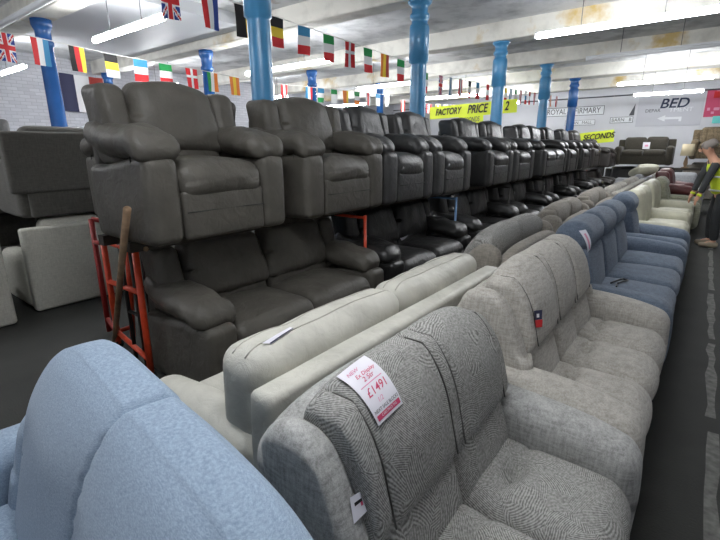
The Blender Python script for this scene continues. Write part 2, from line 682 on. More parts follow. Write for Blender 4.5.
pillar(-3.5, 3.03, M['pillar'], 'thick bright blue iron pillar behind the two warm grey recliners', k=.92)
pillar(-3.5, 5.95, M['pillar'], 'blue iron pillar with ringed collar, just left of the yellow price banner')
pillar(-3.52, 9.1, M['pillar'], 'blue iron pillar crossing the right part of the yellow price banner')
pillar(-3.52, 12.2, M['pillar'], 'blue iron pillar at the left edge of the framed infirmary sign')
pillar(-3.52, 15.15, M['pillar_dark'], 'darker blue iron pillar standing in front of the infirmary sign lettering')
pillar(-8.55, 3.03, M['pillar_dark'], 'leftmost dark blue pillar, beside the large hanging tricolour', PROF2)
pillar(-8.55, 5.95, M['pillar_dark'], 'dark blue pillar rising behind the back of the nearest warm grey recliner', PROF2)
pillar(-8.55, 9.1, M['pillar_dark'], 'distant dark blue pillar seen past the right side of the thick bright pillar', PROF2)
pillar(-8.55, 12.2, M['pillar_dark'], 'farthest dark blue pillar, above the small orange notice', PROF2)
pillar(-13.0, 5.95, M['pillar_dark'], 'blue pillar against the left wall, behind the striped bunting near the big tricolour', PROF2)


# ------------------------------------------------------------------ upholstery
def lean(z0, a):
    t = math.tan(a)

    def f(P, H):
        P[:, 1] += (P[:, 2] - z0) * t
        return P
    return f


def rolltop(k=.12, a=0.0, bot=False):
    def f(P, H):
        z = P[:, 2]
        t = np.clip((z - (H[2] - k)) / k, 0, 1)
        P[:, 1] *= np.sqrt(1 - .85 * t ** 2)
        if bot:
            t = np.clip((-(H[2] - k) - z) / k, 0, 1)
            P[:, 1] *= np.sqrt(1 - .6 * t ** 2)
        P[:, 1] += (z + H[2]) * math.tan(a)
        return P
    return f


def make_recliner(n, W, mat, label, group, D=.95, name='recliner_chair', cat='armchair', q=1):
    """leather recliner or its sofa version, facing local -Y, back at y = 0"""
    t = thing(name, label, cat, group=group)
    aw = .22
    inner = W - 2 * aw
    sw = inner / n
    S1('frame', mat, t, W - .1, D - .2, .42, .03, c=(0, -D / 2, .24), n=(2, 2, 2))
    S1('back_panel', mat, t, W - .12, .12, .8, .05, c=(0, -.09, .45), n=(8, 2, 8), puff=(0, .01, 0), fn=lean(0, R(-3)))
    for s in (-1, 1):
        def armfn(P, H, s=s):
            # the front of the arm is a vertical padded band with a rounded head
            y = P[:, 1]
            k = np.clip((y + H[1] * .55) / (H[1]), 0, 1)
            P[:, 2] -= np.where(P[:, 2] > 0, .05 * k, 0)
            return P
        a = S1('armrest', mat, t, aw, D - .1, .53, .055, c=(s * (W / 2 - aw / 2), -D / 2 - .04, .275), n=(4, 12, 8), puff=(.012, .012, 0), wr=.003, wk=7, fn=armfn)
        sm = MB()
        xa = W / 2 - .012
        tube(sm, [(s * (W / 2 - .004), -D + .16, .06 + .06 * i) for i in range(9)], .004, 5)
        sm.build('seam', M['seam'], a)

        def padfn(P, H):
            P[:, 2] -= .10 * (P[:, 1] / H[1]) * .0 + .05 * (np.clip(-P[:, 1] / H[1], -1, 1)) ** 3
            taper = 1 - .18 * np.clip(P[:, 1] / H[1], 0, 1)
            P[:, 0] *= taper
            return P
        S1('arm_pad', mat, a, aw + .09, .74, .165, .075, c=(s * (W / 2 - aw / 2 - .01), -D / 2 - .03, .635), rot=(R(3), 0, 0), n=(6, 16, 2),
           puff=(.01, .02, .018), wr=.014, wk=19, fn=padfn)
    fr = S1('footrest', mat, t, inner - .01, .1, .31, .03, c=(0, -D + .06, .175), n=(8, 2, 8), puff=(0, .012, 0))
    sm = MB()
    tube(sm, [(-inner / 2 + .02 + (inner - .04) * i / 8, -D + .002, .2) for i in range(9)], .004, 5)
    sm.build('seam', M['seam'], fr)
    for i in range(n):
        cx = -inner / 2 + sw * (i + .5)

        def seatfn(P, H):
            P[:, 2] += .02 * np.cos(P[:, 0] / H[0] * 1.4) * (P[:, 2] > 0)
            f_ = np.clip((-P[:, 1] / H[1] - .6) / .4, 0, 1)
            P[:, 2] -= .035 * f_ ** 2 * (P[:, 2] > 0)
            return P
        S1('seat', mat, t, sw - .01, .74, .22, .075, c=(cx, -D + .37, .385), n=(10, 10, 3), puff=(0, .015, .03), wr=.006, wk=11, fn=seatfn)
        S1('lumbar_cushion', mat, t, sw * .98, .2, .26, .08, c=(cx, -.30, .54), n=(8, 4, 4), puff=(0, .02, .01), wr=.006, fn=lean(0, R(10)))

        def headfn(P, H):
            z = P[:, 2]
            P[:, 0] *= 1 - .10 * np.clip(z / H[2], -1, 1)
            P[:, 2] -= np.where(z > 0, .035 * (P[:, 0] / H[0]) ** 2, 0)
            P[:, 1] += (z + H[2]) * math.tan(R(13))
            return P
        S1('back_cushion', mat, t, sw * (1.0 if n == 1 else .94), .24, .47, .075, c=(cx, -.32, .79), n=(12, 4, 12), puff=(.01, .035, .008), wr=.010, wk=11, fn=headfn)
    for s in (-1, 1):
        def bolfn(P, H, s=s):
            z = P[:, 2]
            P[:, 0] += s * .012 * (z / H[2])
            P[:, 1] += (z + H[2]) * math.tan(R(10))
            return P
        S1('side_bolster', mat, t, .18, .26, .50, .055, c=(s * (inner / 2 + .085), -.27, .73), n=(3, 4, 10), puff=(.008, .012, .006), wr=.005, wk=9, fn=bolfn)
    return t


def make_scallop(n, W, pad, plainm, label, group, D=.93, tuft=True, H=1.03, aw=.24):
    """fabric sofa with channelled arched back, plain wings and rounded arms"""
    t = thing('fabric_sofa', label, 'sofa', group=group)
    inner = W - 2 * aw
    sw = inner / n
    S1('frame', plainm, t, W - .06, D - .12, .3, .03, c=(0, -D / 2, .2), n=(2, 2, 2))
    for sx_ in (-1, 1):
        for sy in (-.08, -D + .1):
            MB().add(*soft(.06, .06, .06, .01, c=(sx_ * (W / 2 - .08), sy, .03), n=(1, 1, 1))).build('foot', M['plank'], t)
    S1('back_panel', plainm, t, inner + .2, .12, .84, .055, c=(0, -.08, .48), n=(14, 2, 8),
       fn=lambda P, Hh: np.stack([P[:, 0], P[:, 1] + (P[:, 2]) * .06, P[:, 2] - np.where(P[:, 2] > 0, .1 * np.abs(P[:, 0] / Hh[0]) ** 4, 0)], 1))
    for s in (-1, 1):
        def armfn(P, Hh):
            y = P[:, 1] / Hh[1]
            P[:, 2] += np.where(P[:, 2] > 0, -.05 * np.clip(-y, 0, 1) ** 3 + .02 * y, 0)
            return P
        a = S1('armrest', plainm, t, aw, D - .06, .54, .065, c=(s * (W / 2 - aw / 2), -D / 2 - .03, .34), n=(4, 12, 8), puff=(.008, .012, .014), wr=.003, wk=6, fn=armfn, mseg=4)

        def wingfn(P, Hh):
            z = P[:, 2] / Hh[2]
            y = P[:, 1] / Hh[1]
            # the front edge sweeps back as it rises, the top is a half round
            k = np.clip(z, 0, 1)
            P[:, 1] = P[:, 1] * (1 - .30 * k ** 2) + (P[:, 2] + Hh[2]) * math.tan(R(15))
            P[:, 2] -= np.where(z > 0, .07 * np.abs(y) ** 2.5, 0)
            return P
        S1('wing', plainm, t, .10, .34, .60, .048, c=(s * (inner / 2 + .074), -.345, H - .39), n=(2, 10, 12), puff=(.012, 0, 0), wr=.003, wk=8, fn=wingfn)

    def arch(x):
        return -.075 * abs(x / (inner / 2 + .05)) ** 5
    # upper pads with narrow channels between
    ch = .06
    edges = []
    x0 = -inner / 2 - .03
    tot = inner + .06
    pw = (tot - ch * (n + 1)) / n
    x = x0
    lay = []
    for i in range(2 * n + 1):
        w_ = ch if i % 2 == 0 else pw
        lay.append((x + w_ / 2, w_, i % 2))
        x += w_
    for (cx, w_, big) in lay:
        def padfn(P, Hh, cx=cx, big=big):
            z = P[:, 2]
            t_ = np.clip((z - (Hh[2] - .2)) / .2, 0, 1)
            P[:, 1] *= np.sqrt(1 - .8 * t_ ** 2)
            t2 = np.clip((-z - (Hh[2] - .1)) / .1, 0, 1)
            P[:, 1] += .03 * t2 ** 2 * (P[:, 1] < 0)
            P[:, 1] += (z + Hh[2]) * math.tan(R(13)) + .06 * (z / Hh[2] < 0) * 0
            P[:, 2] += np.array([arch(cx + q) for q in P[:, 0]]) * np.clip((z + Hh[2]) / (2 * Hh[2]), 0, 1)
            return P
        S1('back_cushion' if big else 'back_channel', pad, t, w_ + (.004 if big else .010), .25 if big else .238, .40, .035 if big else .02,
           c=(cx, -.33, H - .20), n=(14 if big else 2, 5, 16), puff=(0, .022 if big else .004, .016 if big else 0), wr=.003 if big else 0, wk=8, fn=padfn)
    # dark seams either side of every channel
    for (cx, w_, big) in lay:
        if big:
            continue
        for s in (-1, 1):
            if abs(cx) > tot / 2 - ch and s * cx > 0:
                continue
            path = []
            hx, hy, hz = w_ / 2 + .001, .117, .20
            for k_ in range(15):
                path.append((s * hx, -hy, -hz + .03 + (2 * hz - .03) * k_ / 14))
            for k_ in range(1, 6):
                path.append((s * hx, -hy + 1.3 * hy * k_ / 5, hz))
            P_ = np.array(path)
            t_ = np.clip((P_[:, 2] - (hz - .2)) / .2, 0, 1)
            P_[:, 1] *= np.sqrt(1 - .8 * t_ ** 2)
            P_[:, 1] += (P_[:, 2] + hz) * math.tan(R(13))
            ar = arch(cx + s * hx)
            P_[:, 2] += ar * np.clip((P_[:, 2] + hz) / (2 * hz), 0, 1) - .006 * t_
            P_ += np.array([cx, -.33, H - .20])
            q = MB()
            tube(q, [tuple(v) for v in P_], .003, 5)
            q.build('seam', M['softseam'], t)
    # lumbar pads and seats
    for i in range(n):
        cx = -inner / 2 + sw * (i + .5)
        S1('lumbar_cushion', pad, t, sw + .004, .24, .34, .06, c=(cx, -.335, .53), n=(10, 4, 8), puff=(0, .025, .0), wr=.003, fn=lean(0, R(16)))

        def seatfn(P, Hh):
            top = P[:, 2] > 0
            u = P[:, 0] / Hh[0]
            v = P[:, 1] / Hh[1]
            if tuft:
                dd = (u * 1.0) ** 2 * 14 + (v - .05) ** 2 * 60
                P[:, 2] -= top * (.05 * np.exp(-dd) + .028 * np.exp(-((v - .05) / .06) ** 2) * np.clip(1.3 - abs(u), 0, 1))
            P[:, 2] -= top * .04 * np.clip(-v - .7, 0, 1) ** 1.5 * 1.5
            return P
        S1('seat', pad, t, sw - .004, .68, .2, .08, c=(cx, -D + .35, .385), n=(14, 26, 4), puff=(0, .02, .03), wr=.003, wk=7, fn=seatfn, mseg=4)
    return t


def make_roll(n, W, mat, label, group, D=1.0, H=1.05):
    """sofa with a fat rolled headrest over each seat"""
    t = thing('headrest_sofa', label, 'sofa', group=group)
    aw = .26
    inner = W - 2 * aw
    sw = inner / n
    S1('frame', mat, t, W - .06, D - .1, .32, .03, c=(0, -D / 2, .19), n=(2, 2, 2))
    S1('back_panel', mat, t, W - .2, .14, .86, .06, c=(0, -.09, .47), n=(8, 2, 8))
    for s in (-1, 1):
        def armfn(P, Hh):
            y = P[:, 1] / Hh[1]
            P[:, 2] += np.where(P[:, 2] > 0, -.03 * np.clip(-y, 0, 1) ** 2, 0)
            return P
        S1('armrest', mat, t, aw, D - .04, .54, .09, c=(s * (W / 2 - aw / 2), -D / 2 - .02, .31), n=(4, 12, 6), puff=(.01, .02, .02), wr=.004, wk=7, fn=armfn)
    for i in range(n):
        cx = -inner / 2 + sw * (i + .5)
        S1('lower_back_cushion', mat, t, sw - .006, .22, .46, .06, c=(cx, -.30, .62), n=(10, 4, 10), puff=(0, .03, 0), wr=.006, fn=lean(0, R(12)))
        S1('headrest', mat, t, sw + .01, .27, .27, .12, c=(cx, -.235, H - .14), n=(10, 3, 3), puff=(.0, .02, .02), wr=.008, wk=10, mseg=4)
        S1('seat', mat, t, sw - .006, .68, .22, .085, c=(cx, -D + .35, .36), n=(10, 12, 3), puff=(0, .02, .04), wr=.006, wk=8)
    return t


def make_plain(n, W, mat, label, group, D=.9, H=.9, name='sofa', cushmat=None, arms=.2, panel_h=None, armh=.6, cushions=True, inset=0):
    """square sofa: upright back panel, loose back cushions, puffy arms"""
    t = thing(name, label, 'sofa', group=group)
    cushmat = cushmat or mat
    inner = W - 2 * arms
    sw = inner / n
    ph = panel_h or H - .06
    S1('frame', mat, t, W - .04 - inset, D - .06, .3, .03, c=(0, -D / 2, .17), n=(2, 2, 2))
    S1('back_panel', mat, t, W, .13, ph - inset, .035, c=(0, -.065, (ph + inset) / 2 + .01), n=(8, 2, 6), wr=.003, wk=5)
    for s in (-1, 1):
        S1('armrest', mat, t, arms, D - .1, armh - .03, .07, c=(s * (W / 2 - arms / 2 - inset * .3), -D / 2 - .05, armh / 2), n=(3, 10, 5), puff=(.01, .015, .02), wr=.005, wk=8)
    for i in range(n):
        cx = -inner / 2 + sw * (i + .5)
        S1('seat', mat, t, sw - .006, .66, .2, .07, c=(cx, -D + .34, .37), n=(8, 8, 3), puff=(0, .02, .03), wr=.006, wk=7)
        if cushions:
            S1('back_cushion', cushmat, t, sw - .006, .2, H - .42, .08, c=(cx, -.22, (H + .42) / 2 + .02), n=(8, 3, 8), puff=(.0, .03, .01), wr=.008, wk=8, fn=lean(0, R(8)))
    return t


FX, FXB = PI / 2, -PI / 2      # facing the aisle (+X); facing the leather row (-X)

# ---- nearest row, facing the aisle
A1 = make_scallop(2, 1.26, M['grey_arc'], M['grey_f'],
                  'grey two-seat sofa in swirling arc-patterned fabric with a handwritten price card on its back', None, aw=.19)
A1.location = (-.95, 1.225, 0)
A1.rotation_euler.z = FX
A2 = make_scallop(3, 1.74, M['beige_f'], M['beige_f'],
                  'warm grey sofa with three tufted seats, between the arc-patterned sofa and slate blue one', None, H=1.07)
A2.location = (-.96, 2.72, 0)
A2.rotation_euler.z = FX
A3 = make_roll(3, 2.6, M['navy_f'], 'slate blue sofa with rolled headrests and a pale strip label on the nearest headrest', None)
A3.location = (-1.03, 4.92, 0)
A3.rotation_euler.z = FX
p = make_roll(1, 1.14, M['navy_f'], 'slate blue single seat with rolled headrest, directly beyond the labelled slate blue sofa', None)
p.location = (-1.03, 6.82, 0)
p.rotation_euler.z = FX
p = make_plain(2, 1.7, M['ivory_l'], 'ivory leather sofa facing the aisle, straight after the slate blue seats', 'ivory sofas facing the aisle', H=1.0)
p.location = (-.97, 8.28, 0)
p.rotation_euler.z = FX
dup(p, (-.97, 10.02, 0), FX, 'second ivory leather sofa along the aisle, just this side of the pale olive one')
p = make_roll(2, 1.4, M['olive_f'], 'pale olive fabric sofa with tall headrests before the maroon one', None, H=1.0)
p.location = (-.97, 11.6, 0)
p.rotation_euler.z = FX
p = make_recliner(2, 1.35, M['maroon_l'], 'maroon leather two-seat sofa near the end of the aisle row', None, name='recliner_sofa', cat='sofa')
p.location = (-.97, 13.03, 0)
p.rotation_euler.z = FX
p.scale = (1, 1, 1.1)

# ---- pale blue sofa at the photographer's feet, facing the camera side
bl = thing('pale_blue_sofa', 'pale blue fabric sofa seen from above in the bottom left corner', 'sofa', (-.96, .555, 0), R(-8))
mb_ = M['blue_f']
S1('frame', mb_, bl, 1.86, .84, .3, .03, c=(0, -.46, .2), n=(2, 2, 2))
S1('back_panel', mb_, bl, 1.5, .12, .86, .055, c=(0, -.075, .5), n=(8, 2, 8))
for s in (-1, 1):
    S1('armrest', mb_, bl, .2, .9, .6, .07, c=(s * .865, -.48, .35), n=(4, 12, 8), puff=(.01, .015, .01), wr=.003, wk=6, mseg=4)

    def wf(P, H):
        z = P[:, 2]
        P[:, 1] += (z + H[2]) * math.tan(R(14))
        P[:, 2] -= np.where(z > 0, .05 * np.abs(P[:, 1] / H[1]) ** 2, 0)
        return P
    S1('wing_cushion', mb_, bl, .17, .28, .42, .075, c=(s * .68, -.29, .60), n=(4, 6, 12), puff=(.01, .01, .01), wr=.004, fn=wf, mseg=4)
    S1('seat', mb_, bl, .75, .66, .2, .08, c=(s * .377, -.60, .39), n=(12, 12, 3), puff=(0, .02, .03), wr=.004, mseg=4)

    def pf(P, H, s=s):
        z = P[:, 2]
        t_ = np.clip((z - (H[2] - .2)) / .2, 0, 1)
        P[:, 1] *= np.sqrt(1 - .78 * t_ ** 2)
        # puckers gathered at the seam where the two cushions meet
        e = np.clip(1 - np.abs(P[:, 0] + s * H[0]) / .07, 0, 1)
        P[:, 1] += .003 * e * np.sin(z * 150) * (P[:, 1] < 0)
        u = P[:, 0] * s / H[0]
        P[:, 2] -= np.where(z > 0, .05 * np.clip(u, 0, 1) ** 3, 0)
        P[:, 1] += (z + H[2]) * math.tan(R(15))
        return P
    S1('back_cushion', mb_, bl, .612, .26, .64, .03, c=(s * .302, -.30, .745), n=(24, 6, 40), puff=(0, .025, .012), wr=.006, wk=6, fn=pf, mseg=5)

# ---- second line, backs to the first, facing the leather row
b1 = thing('cream_leather_sofa', 'pale cream leather sofa with two boxy back cushions, seen from behind', 'sofa', (-1.03, 1.90, 0), FXB)
mc = M['cream_l']
S1('frame', mc, b1, 2.1, .84, .3, .03, c=(0, -.46, .2), n=(2, 2, 2))


def bpf(P, H):
    P[:, 1] += P[:, 2] * .05
    return P


S1('back_panel', mc, b1, 2.12, .12, .82, .03, c=(0, -.08, .43), n=(10, 2, 8), puff=(0, .008, 0), wr=.003, fn=bpf)
for s in (-1, 1):
    def caf(P, H):
        P[:, 2] -= np.where(P[:, 2] > 0, .04 * np.clip(-P[:, 1] / H[1], 0, 1) ** 2, 0)
        return P
    S1('armrest', mc, b1, .22, .84, .54, .1, c=(s * .95, -.56, .33), n=(3, 12, 6), puff=(.01, .02, .02), wr=.006, wk=8, fn=caf)
    S1('seat', mc, b1, .83, .68, .2, .07, c=(s * .418, -.61, .37), n=(12, 12, 3), puff=(0, .02, .03), wr=.006)

    def ccf(P, H):
        P[:, 1] += (P[:, 2]) * .10
        return P
    bc = S1('back_cushion', mc, b1, 1.0, .25, .5, .085, c=(s * .505, -.275, .67), n=(20, 4, 12), puff=(.012, .02, .02), wr=.010, wk=10, fn=ccf, seed=900 + s)
    for jj in (3, -4):
        pm = MB()
        V_, F_ = soft(1.0, .25, .5, .085, c=(s * .505, -.275, .67), n=(20, 4, 12), puff=(.012, .02, .02), wr=.010, wk=10, fn=ccf, seed=900 + s)
        lat = topo(26, 10, 18)[0]
        sel = (lat[:, 1] == (jj if jj > 0 else 10 + jj + 1)) & (lat[:, 2] == 18)
        pts = [tuple(V_[i_]) for i_ in sorted(np.nonzero(sel)[0], key=lambda i_: lat[i_, 0])]
        tube(pm, pts, .0035, 6)
        pm.build('piping', M['cream_seam'], bc)
B2 = make_scallop(2, 1.75, M['grey_arc'], M['taupe_f'], 'taupe grey channel-back sofa seen from behind, next beyond the cream leather one', None)
B2.location = (-1.05, 3.9, 0)
B2.rotation_euler.z = FXB
B3 = make_scallop(2, 1.7, M['taupe_f'], M['taupe_f'], 'taupe fabric sofa with arched back seen from behind, level with the labelled slate blue sofa', 'taupe sofas with backs to the aisle row')
B3.location = (-1.05, 5.68, 0)
B3.rotation_euler.z = FXB
dup(B3, (-1.05, 7.42, 0), FXB, 'second taupe sofa seen from behind, level with the single slate blue seat')
p = make_plain(2, 1.75, M['beige_f'], 'beige fabric sofa seen from behind, level with the nearest ivory sofa', 'beige sofas with backs to the aisle row', H=.98)
p.location = (-1.05, 9.2, 0)
p.rotation_euler.z = FXB
dup(p, (-1.05, 11.0, 0), FXB, 'beige fabric sofa seen from behind, level with the second ivory sofa')
p = make_plain(2, 1.7, M['palegrey_f'], 'pale grey sofa seen from behind with cushions piled on it, near the far end', None, H=.98)
p.location = (-1.05, 12.8, 0)
p.rotation_euler.z = FXB
p = make_plain(2, 1.7, M['wrap_light'], 'stone coloured sofa at the far end of the rear-facing line', None, H=.98)
p.location = (-1.05, 14.6, 0)
p.rotation_euler.z = FXB

# ---- leather rows
XU, ZU = -3.45, 1.07
g1 = make_recliner(1, 1.08, M['grey_l'], 'warm grey leather recliner, nearest of the raised row, above the orange frames', 'warm grey leather recliners', D=.84)
g1.location = (XU + .11, 1.81, ZU)
g1.rotation_euler.z = FX
dup(g1, (XU + .11, 3.12, ZU), FX, 'warm grey leather recliner in the raised row in front of the thick bright blue pillar')
dup(g1, (XU + .09, 2.16, ZU), FXB, 'warm grey leather recliner mostly hidden behind the nearest raised one, back to back')
d1 = make_recliner(1, .98, M['dgrey_l'], 'dark charcoal leather recliner, third from the near end of the raised row', 'charcoal leather recliners')
d1.location = (XU, 4.20, ZU)
d1.rotation_euler.z = FX
dup(d1, (XU, 5.25, ZU), FX, 'dark charcoal recliner, fourth in the raised row, left of the ringed blue pillar')
k1 = make_recliner(1, 1.04, M['black_l'], 'black leather recliner in the raised row under the yellow price banner', 'black leather recliners')
k1.location = (XU, 6.86, ZU)
k1.rotation_euler.z = FX
dup(k1, (XU, 7.98, ZU), FX, 'black leather recliner in the raised row, left of the pillar crossing the banner')
k2 = make_recliner(2, 1.8, M['black_l'], 'black leather two-seat recliner raised between the banner pillar and the next pillar', 'black leather two-seaters', name='recliner_sofa', cat='sofa')
k2.location = (XU, 9.98, ZU)
k2.rotation_euler.z = FX
dup(k1, (XU, 11.5, ZU), FX, 'black leather recliner in the raised row just before the pillar beside the infirmary sign')
dup(k1, (XU, 12.95, ZU), FX, 'black leather recliner in the raised row directly below the infirmary sign')
n1 = make_recliner(1, 1.1, M['brownblack_l'], 'dark brown-black recliner in the raised row just left of the SECONDS notice', 'dark brown recliners')
n1.location = (XU, 14.3, ZU)
n1.rotation_euler.z = FX
dup(n1, (XU + .1, 16.5, ZU - .07), FX, 'dark brown recliner farthest along the raised row, right under the SECONDS notice', scale=(1, 1, .85))

XL = -3.25
l1 = make_recliner(2, 1.96, M['grey_l'], 'warm grey leather two-seat sofa on the floor beneath the two warm grey recliners', None, name='recliner_sofa', cat='sofa')
l1.location = (XL, 2.43, 0)
l1.rotation_euler.z = FX
dup(k2, (XL, 4.5, 0), FX, 'black leather sofa on the floor with a scrap of white paper on its seat', scale=(1.05, 1, 1))
dup(k2, (XL, 6.6, 0), FX, 'black leather sofa on the floor beyond the one with the scrap of paper')
dup(k2, (XL, 8.62, 0), FX, 'third black leather sofa on the floor, beneath the single black recliners')
dup(k2, (XL, 10.7, 0), FX, 'fourth black leather sofa on the floor, beneath the raised two-seater')
dup(k2, (XL, 12.75, 0), FX, 'fifth black leather sofa on the floor, beneath the recliner below the infirmary sign')
dup(k1, (XL, 14.6, 0), FX, 'black recliner on the floor beneath the dark brown one by the SECONDS notice')
dup(n1, (XL + .1, 16.6, 0), FX, 'dark brown recliner on the floor at the far end, beneath the SECONDS notice', scale=(1, 1, .9))


# ---- racks that carry the raised row
def trestle(y, mat, label, x0=-3.36, x1=-2.62, group=None, ztop=1.0):
    t = thing('trestle_frame', label, 'rack frame', (0, y, 0), 0, group)
    for x in (x0, x1):
        q = MB()
        tube(q, [(x, 0, 0), (x, 0, ztop)], .016, 8)
        q.build('upright', mat, t)
    for z in (.45, ztop - .02):
        q = MB()
        tube(q, [(x0, 0, z), (x1, 0, z)], .014, 8)
        q.build('crossbar', mat, t)
    return t


trestle(3.49, M['orange'], 'bright orange-red steel frame standing between the warm grey and black floor sofas')
trestle(5.55, M['lblue'], 'pale blue steel frame between the first two black floor sofas')
trestle(7.62, M['steel'], 'dark steel frame between the second and third black floor sofas')
trestle(9.66, M['steel'], 'dark steel frame between the third and fourth black floor sofas')
trestle(11.72, M['steel'], 'dark steel frame between the fourth and fifth black floor sofas')
trestle(13.85, M['steel'], 'dark steel frame beyond the fifth black floor sofa')
trestle(1.44, M['steel'], 'dark steel frame behind the orange trolley at the near end of the floor sofas', x0=-3.36, x1=-3.2)
for (x, lb) in ((-3.3, 'rear dark timber bearer carrying the raised recliners'), (-2.92, 'front dark timber bearer carrying the raised recliners')):
    o = box(MB(), x - .04, x + .04, 1.3, 17.2, 1.0, 1.07).build('timber_bearer', M['plank'])
    tag(o, lb, 'beam', None)
o = box(MB(), -4.15, -4.07, 1.75, 2.9, 1.0, 1.07).build('timber_bearer', M['plank'])
tag(o, 'short dark timber bearer behind the orange trolley, under the hidden recliner', 'beam')
q = thing('trestle_frame', 'dark steel legs under the hidden back-to-back recliner', 'rack frame', (-4.11, 2.35, 0))
for y in (-.4, .4):
    w_ = MB()
    tube(w_, [(0, y, 0), (0, y, 1.0)], .018, 8)
    w_.build('upright', M['steel'], q)

# ---- orange trolley with wooden pole
tr = thing('furniture_trolley', 'orange-red tubular trolley frame at the near end of the leather sofas', 'trolley', (-3.6, 1.25, 0))


def W2(p, y=None):
    return (p[0] + 3.6, p[1] - 1.25, p[2])


def tq(x, y, Y):
    v = aty(x, y, Y)
    return (v.x, v.y, max(v.z, .03))


up = [(tq(152, 378, 1.38), tq(135, 251, 1.40), 'orange'), (tq(119, 343, 1.50), tq(103, 241, 1.50), 'orange'),
      (tq(133, 336, 1.64), tq(127, 236, 1.66), 'orange'), (tq(112, 345, 1.58), tq(91, 219, 1.60), 'redpaint')]
for a, b_, mm in up:
    w_ = MB()
    tube(w_, [W2(a), W2(b_)], .024, 10)
    w_.build('upright', M[mm], tr)
def lp(k, t):
    a_, c_ = up[k][0], up[k][1]
    return tuple(a_[i_] + (c_[i_] - a_[i_]) * t for i_ in range(3))


bars = [(up[0][1], up[1][1]), (up[1][1], up[2][1]), (lp(0, .68), lp(1, .62)), (lp(0, .14), lp(1, .12)),
        (lp(1, .12), lp(2, .1)), (up[0][1], up[2][1]), (up[3][1], tq(113, 223, 1.75)), (lp(3, .8), lp(1, .98)), (lp(3, .12), lp(1, .1))]
for i, (a, b_) in enumerate(bars):
    w_ = MB()
    tube(w_, [W2(a), W2(b_)], .02, 8)
    w_.build('crossbar', M['redpaint' if i in (6, 7, 8) else 'orange'], tr)
for a in (up[0][0], up[1][0]):
    w_ = MB()
    V = []
    tube(w_, [(a[0] + 3.6 - .02, a[1] - 1.25, .035), (a[0] + 3.6 + .02, a[1] - 1.25, .035)], .034, 14)
    w_.build('wheel', M['remote'], tr)
po = MB()
tube(po, [(-3.88, 1.50, 0.02), (-3.2, 1.335, .72), (-2.62, 1.2, 1.32)], .022, 10)
tag(po.build('wooden_pole', M['wood']), 'weathered wooden pole leaning against the orange trolley', 'pole')
w_ = MB()
e0 = up[0][1]
tube(w_, [W2((e0[0] - .05, e0[1], e0[2] + .03)), W2((e0[0] + .16, e0[1] + .0, e0[2] + .035))], .018, 8)
w_.build('handle', M['wood'], tr)

# ---- stacked sofas on the left
w1 = make_plain(2, 1.62, M['wrap_light'], 'light stone sofa seen from behind on the floor, left of the orange trolley', None, H=.93, panel_h=.88)
w1.location = (-5.32, 2.18, 0)
w1.rotation_euler.z = FXB
w2 = make_plain(2, 1.7, M['wrap_f'], 'dull dark grey sofa seen from behind, stacked on top of the light stone sofa', 'dull grey stacked sofas', H=.90, panel_h=.86, inset=.26)
w2.location = (-5.34, 2.22, .96)
w2.rotation_euler.z = FXB
w3 = make_plain(2, 1.7, M['wrap_light'], 'light stone sofa on the floor at the left edge of the picture', None, H=.9, panel_h=.84)
w3.location = (-5.12, .3, 0)
w3.rotation_euler.z = FXB
dup(w2, (-7.22, 1.35, .0), FX, 'dull grey sofa on the floor behind the stone sofas')
dup(w2, (-7.22, 1.45, .93), FX, 'dull grey sofa stacked at far left, behind the dark stacked sofa')
dup(w2, (-7.22, 3.3, .0), FX, 'dull grey sofa on the floor behind the stack, mostly hidden')
dup(w2, (-7.22, 3.3, .93), FX, 'dull grey sofa topped by polythene, left of the nearest recliner')
d = dup(d1, (-8.3, 1.75, 1.1), FX, 'charcoal recliner top showing at the far left edge against the brick wall')
for k_ in range(2):
    pass
pal = MB()
box(pal, -8.3, -7.36, 1.15, 2.35, 0, 1.1)
tag(pal.build('packing_crate', M['plank']), 'dark timber crate under the charcoal recliner at far left', 'crate')
cush = MB()
V, F = soft(.5, .2, .4, .09, n=(8, 3, 8), puff=(.02, .05, .02), wr=.01)
cush.add(V, F)
o = cush.build('cushion', M['palegrey_f'], None, (-6.7, 1.2, 1.62), (R(20), 0, R(70)))
tag(o, 'pale cushion wedged upright on the stacked sofa at the left edge', 'cushion')
pw = MB()
V, F = soft(.7, 1.5, .14, .06, n=(10, 16, 2), puff=(0, 0, .03), wr=.03, wk=12)
pw.add(V, F)
o = pw.build('polythene_wrap', M['plastic'], None, (-6.85, 3.3, 1.87), (0, 0, 0))
tag(o, 'crumpled grey polythene on top of the stacked sofa, behind the nearest recliner', 'wrapping')
rem = MB()
V, F = soft(.62, .75, .2, .09, n=(6, 6, 2), puff=(0, .02, .03), wr=.01)
rem.add(V, F)
o = rem.build('loose_seat_cushion', M['dgrey_l'], None, (-5.6, .75, .98), (0, 0, 0))
tag(o, 'dark leather seat cushion lying on the stone sofa at the left edge', 'cushion')

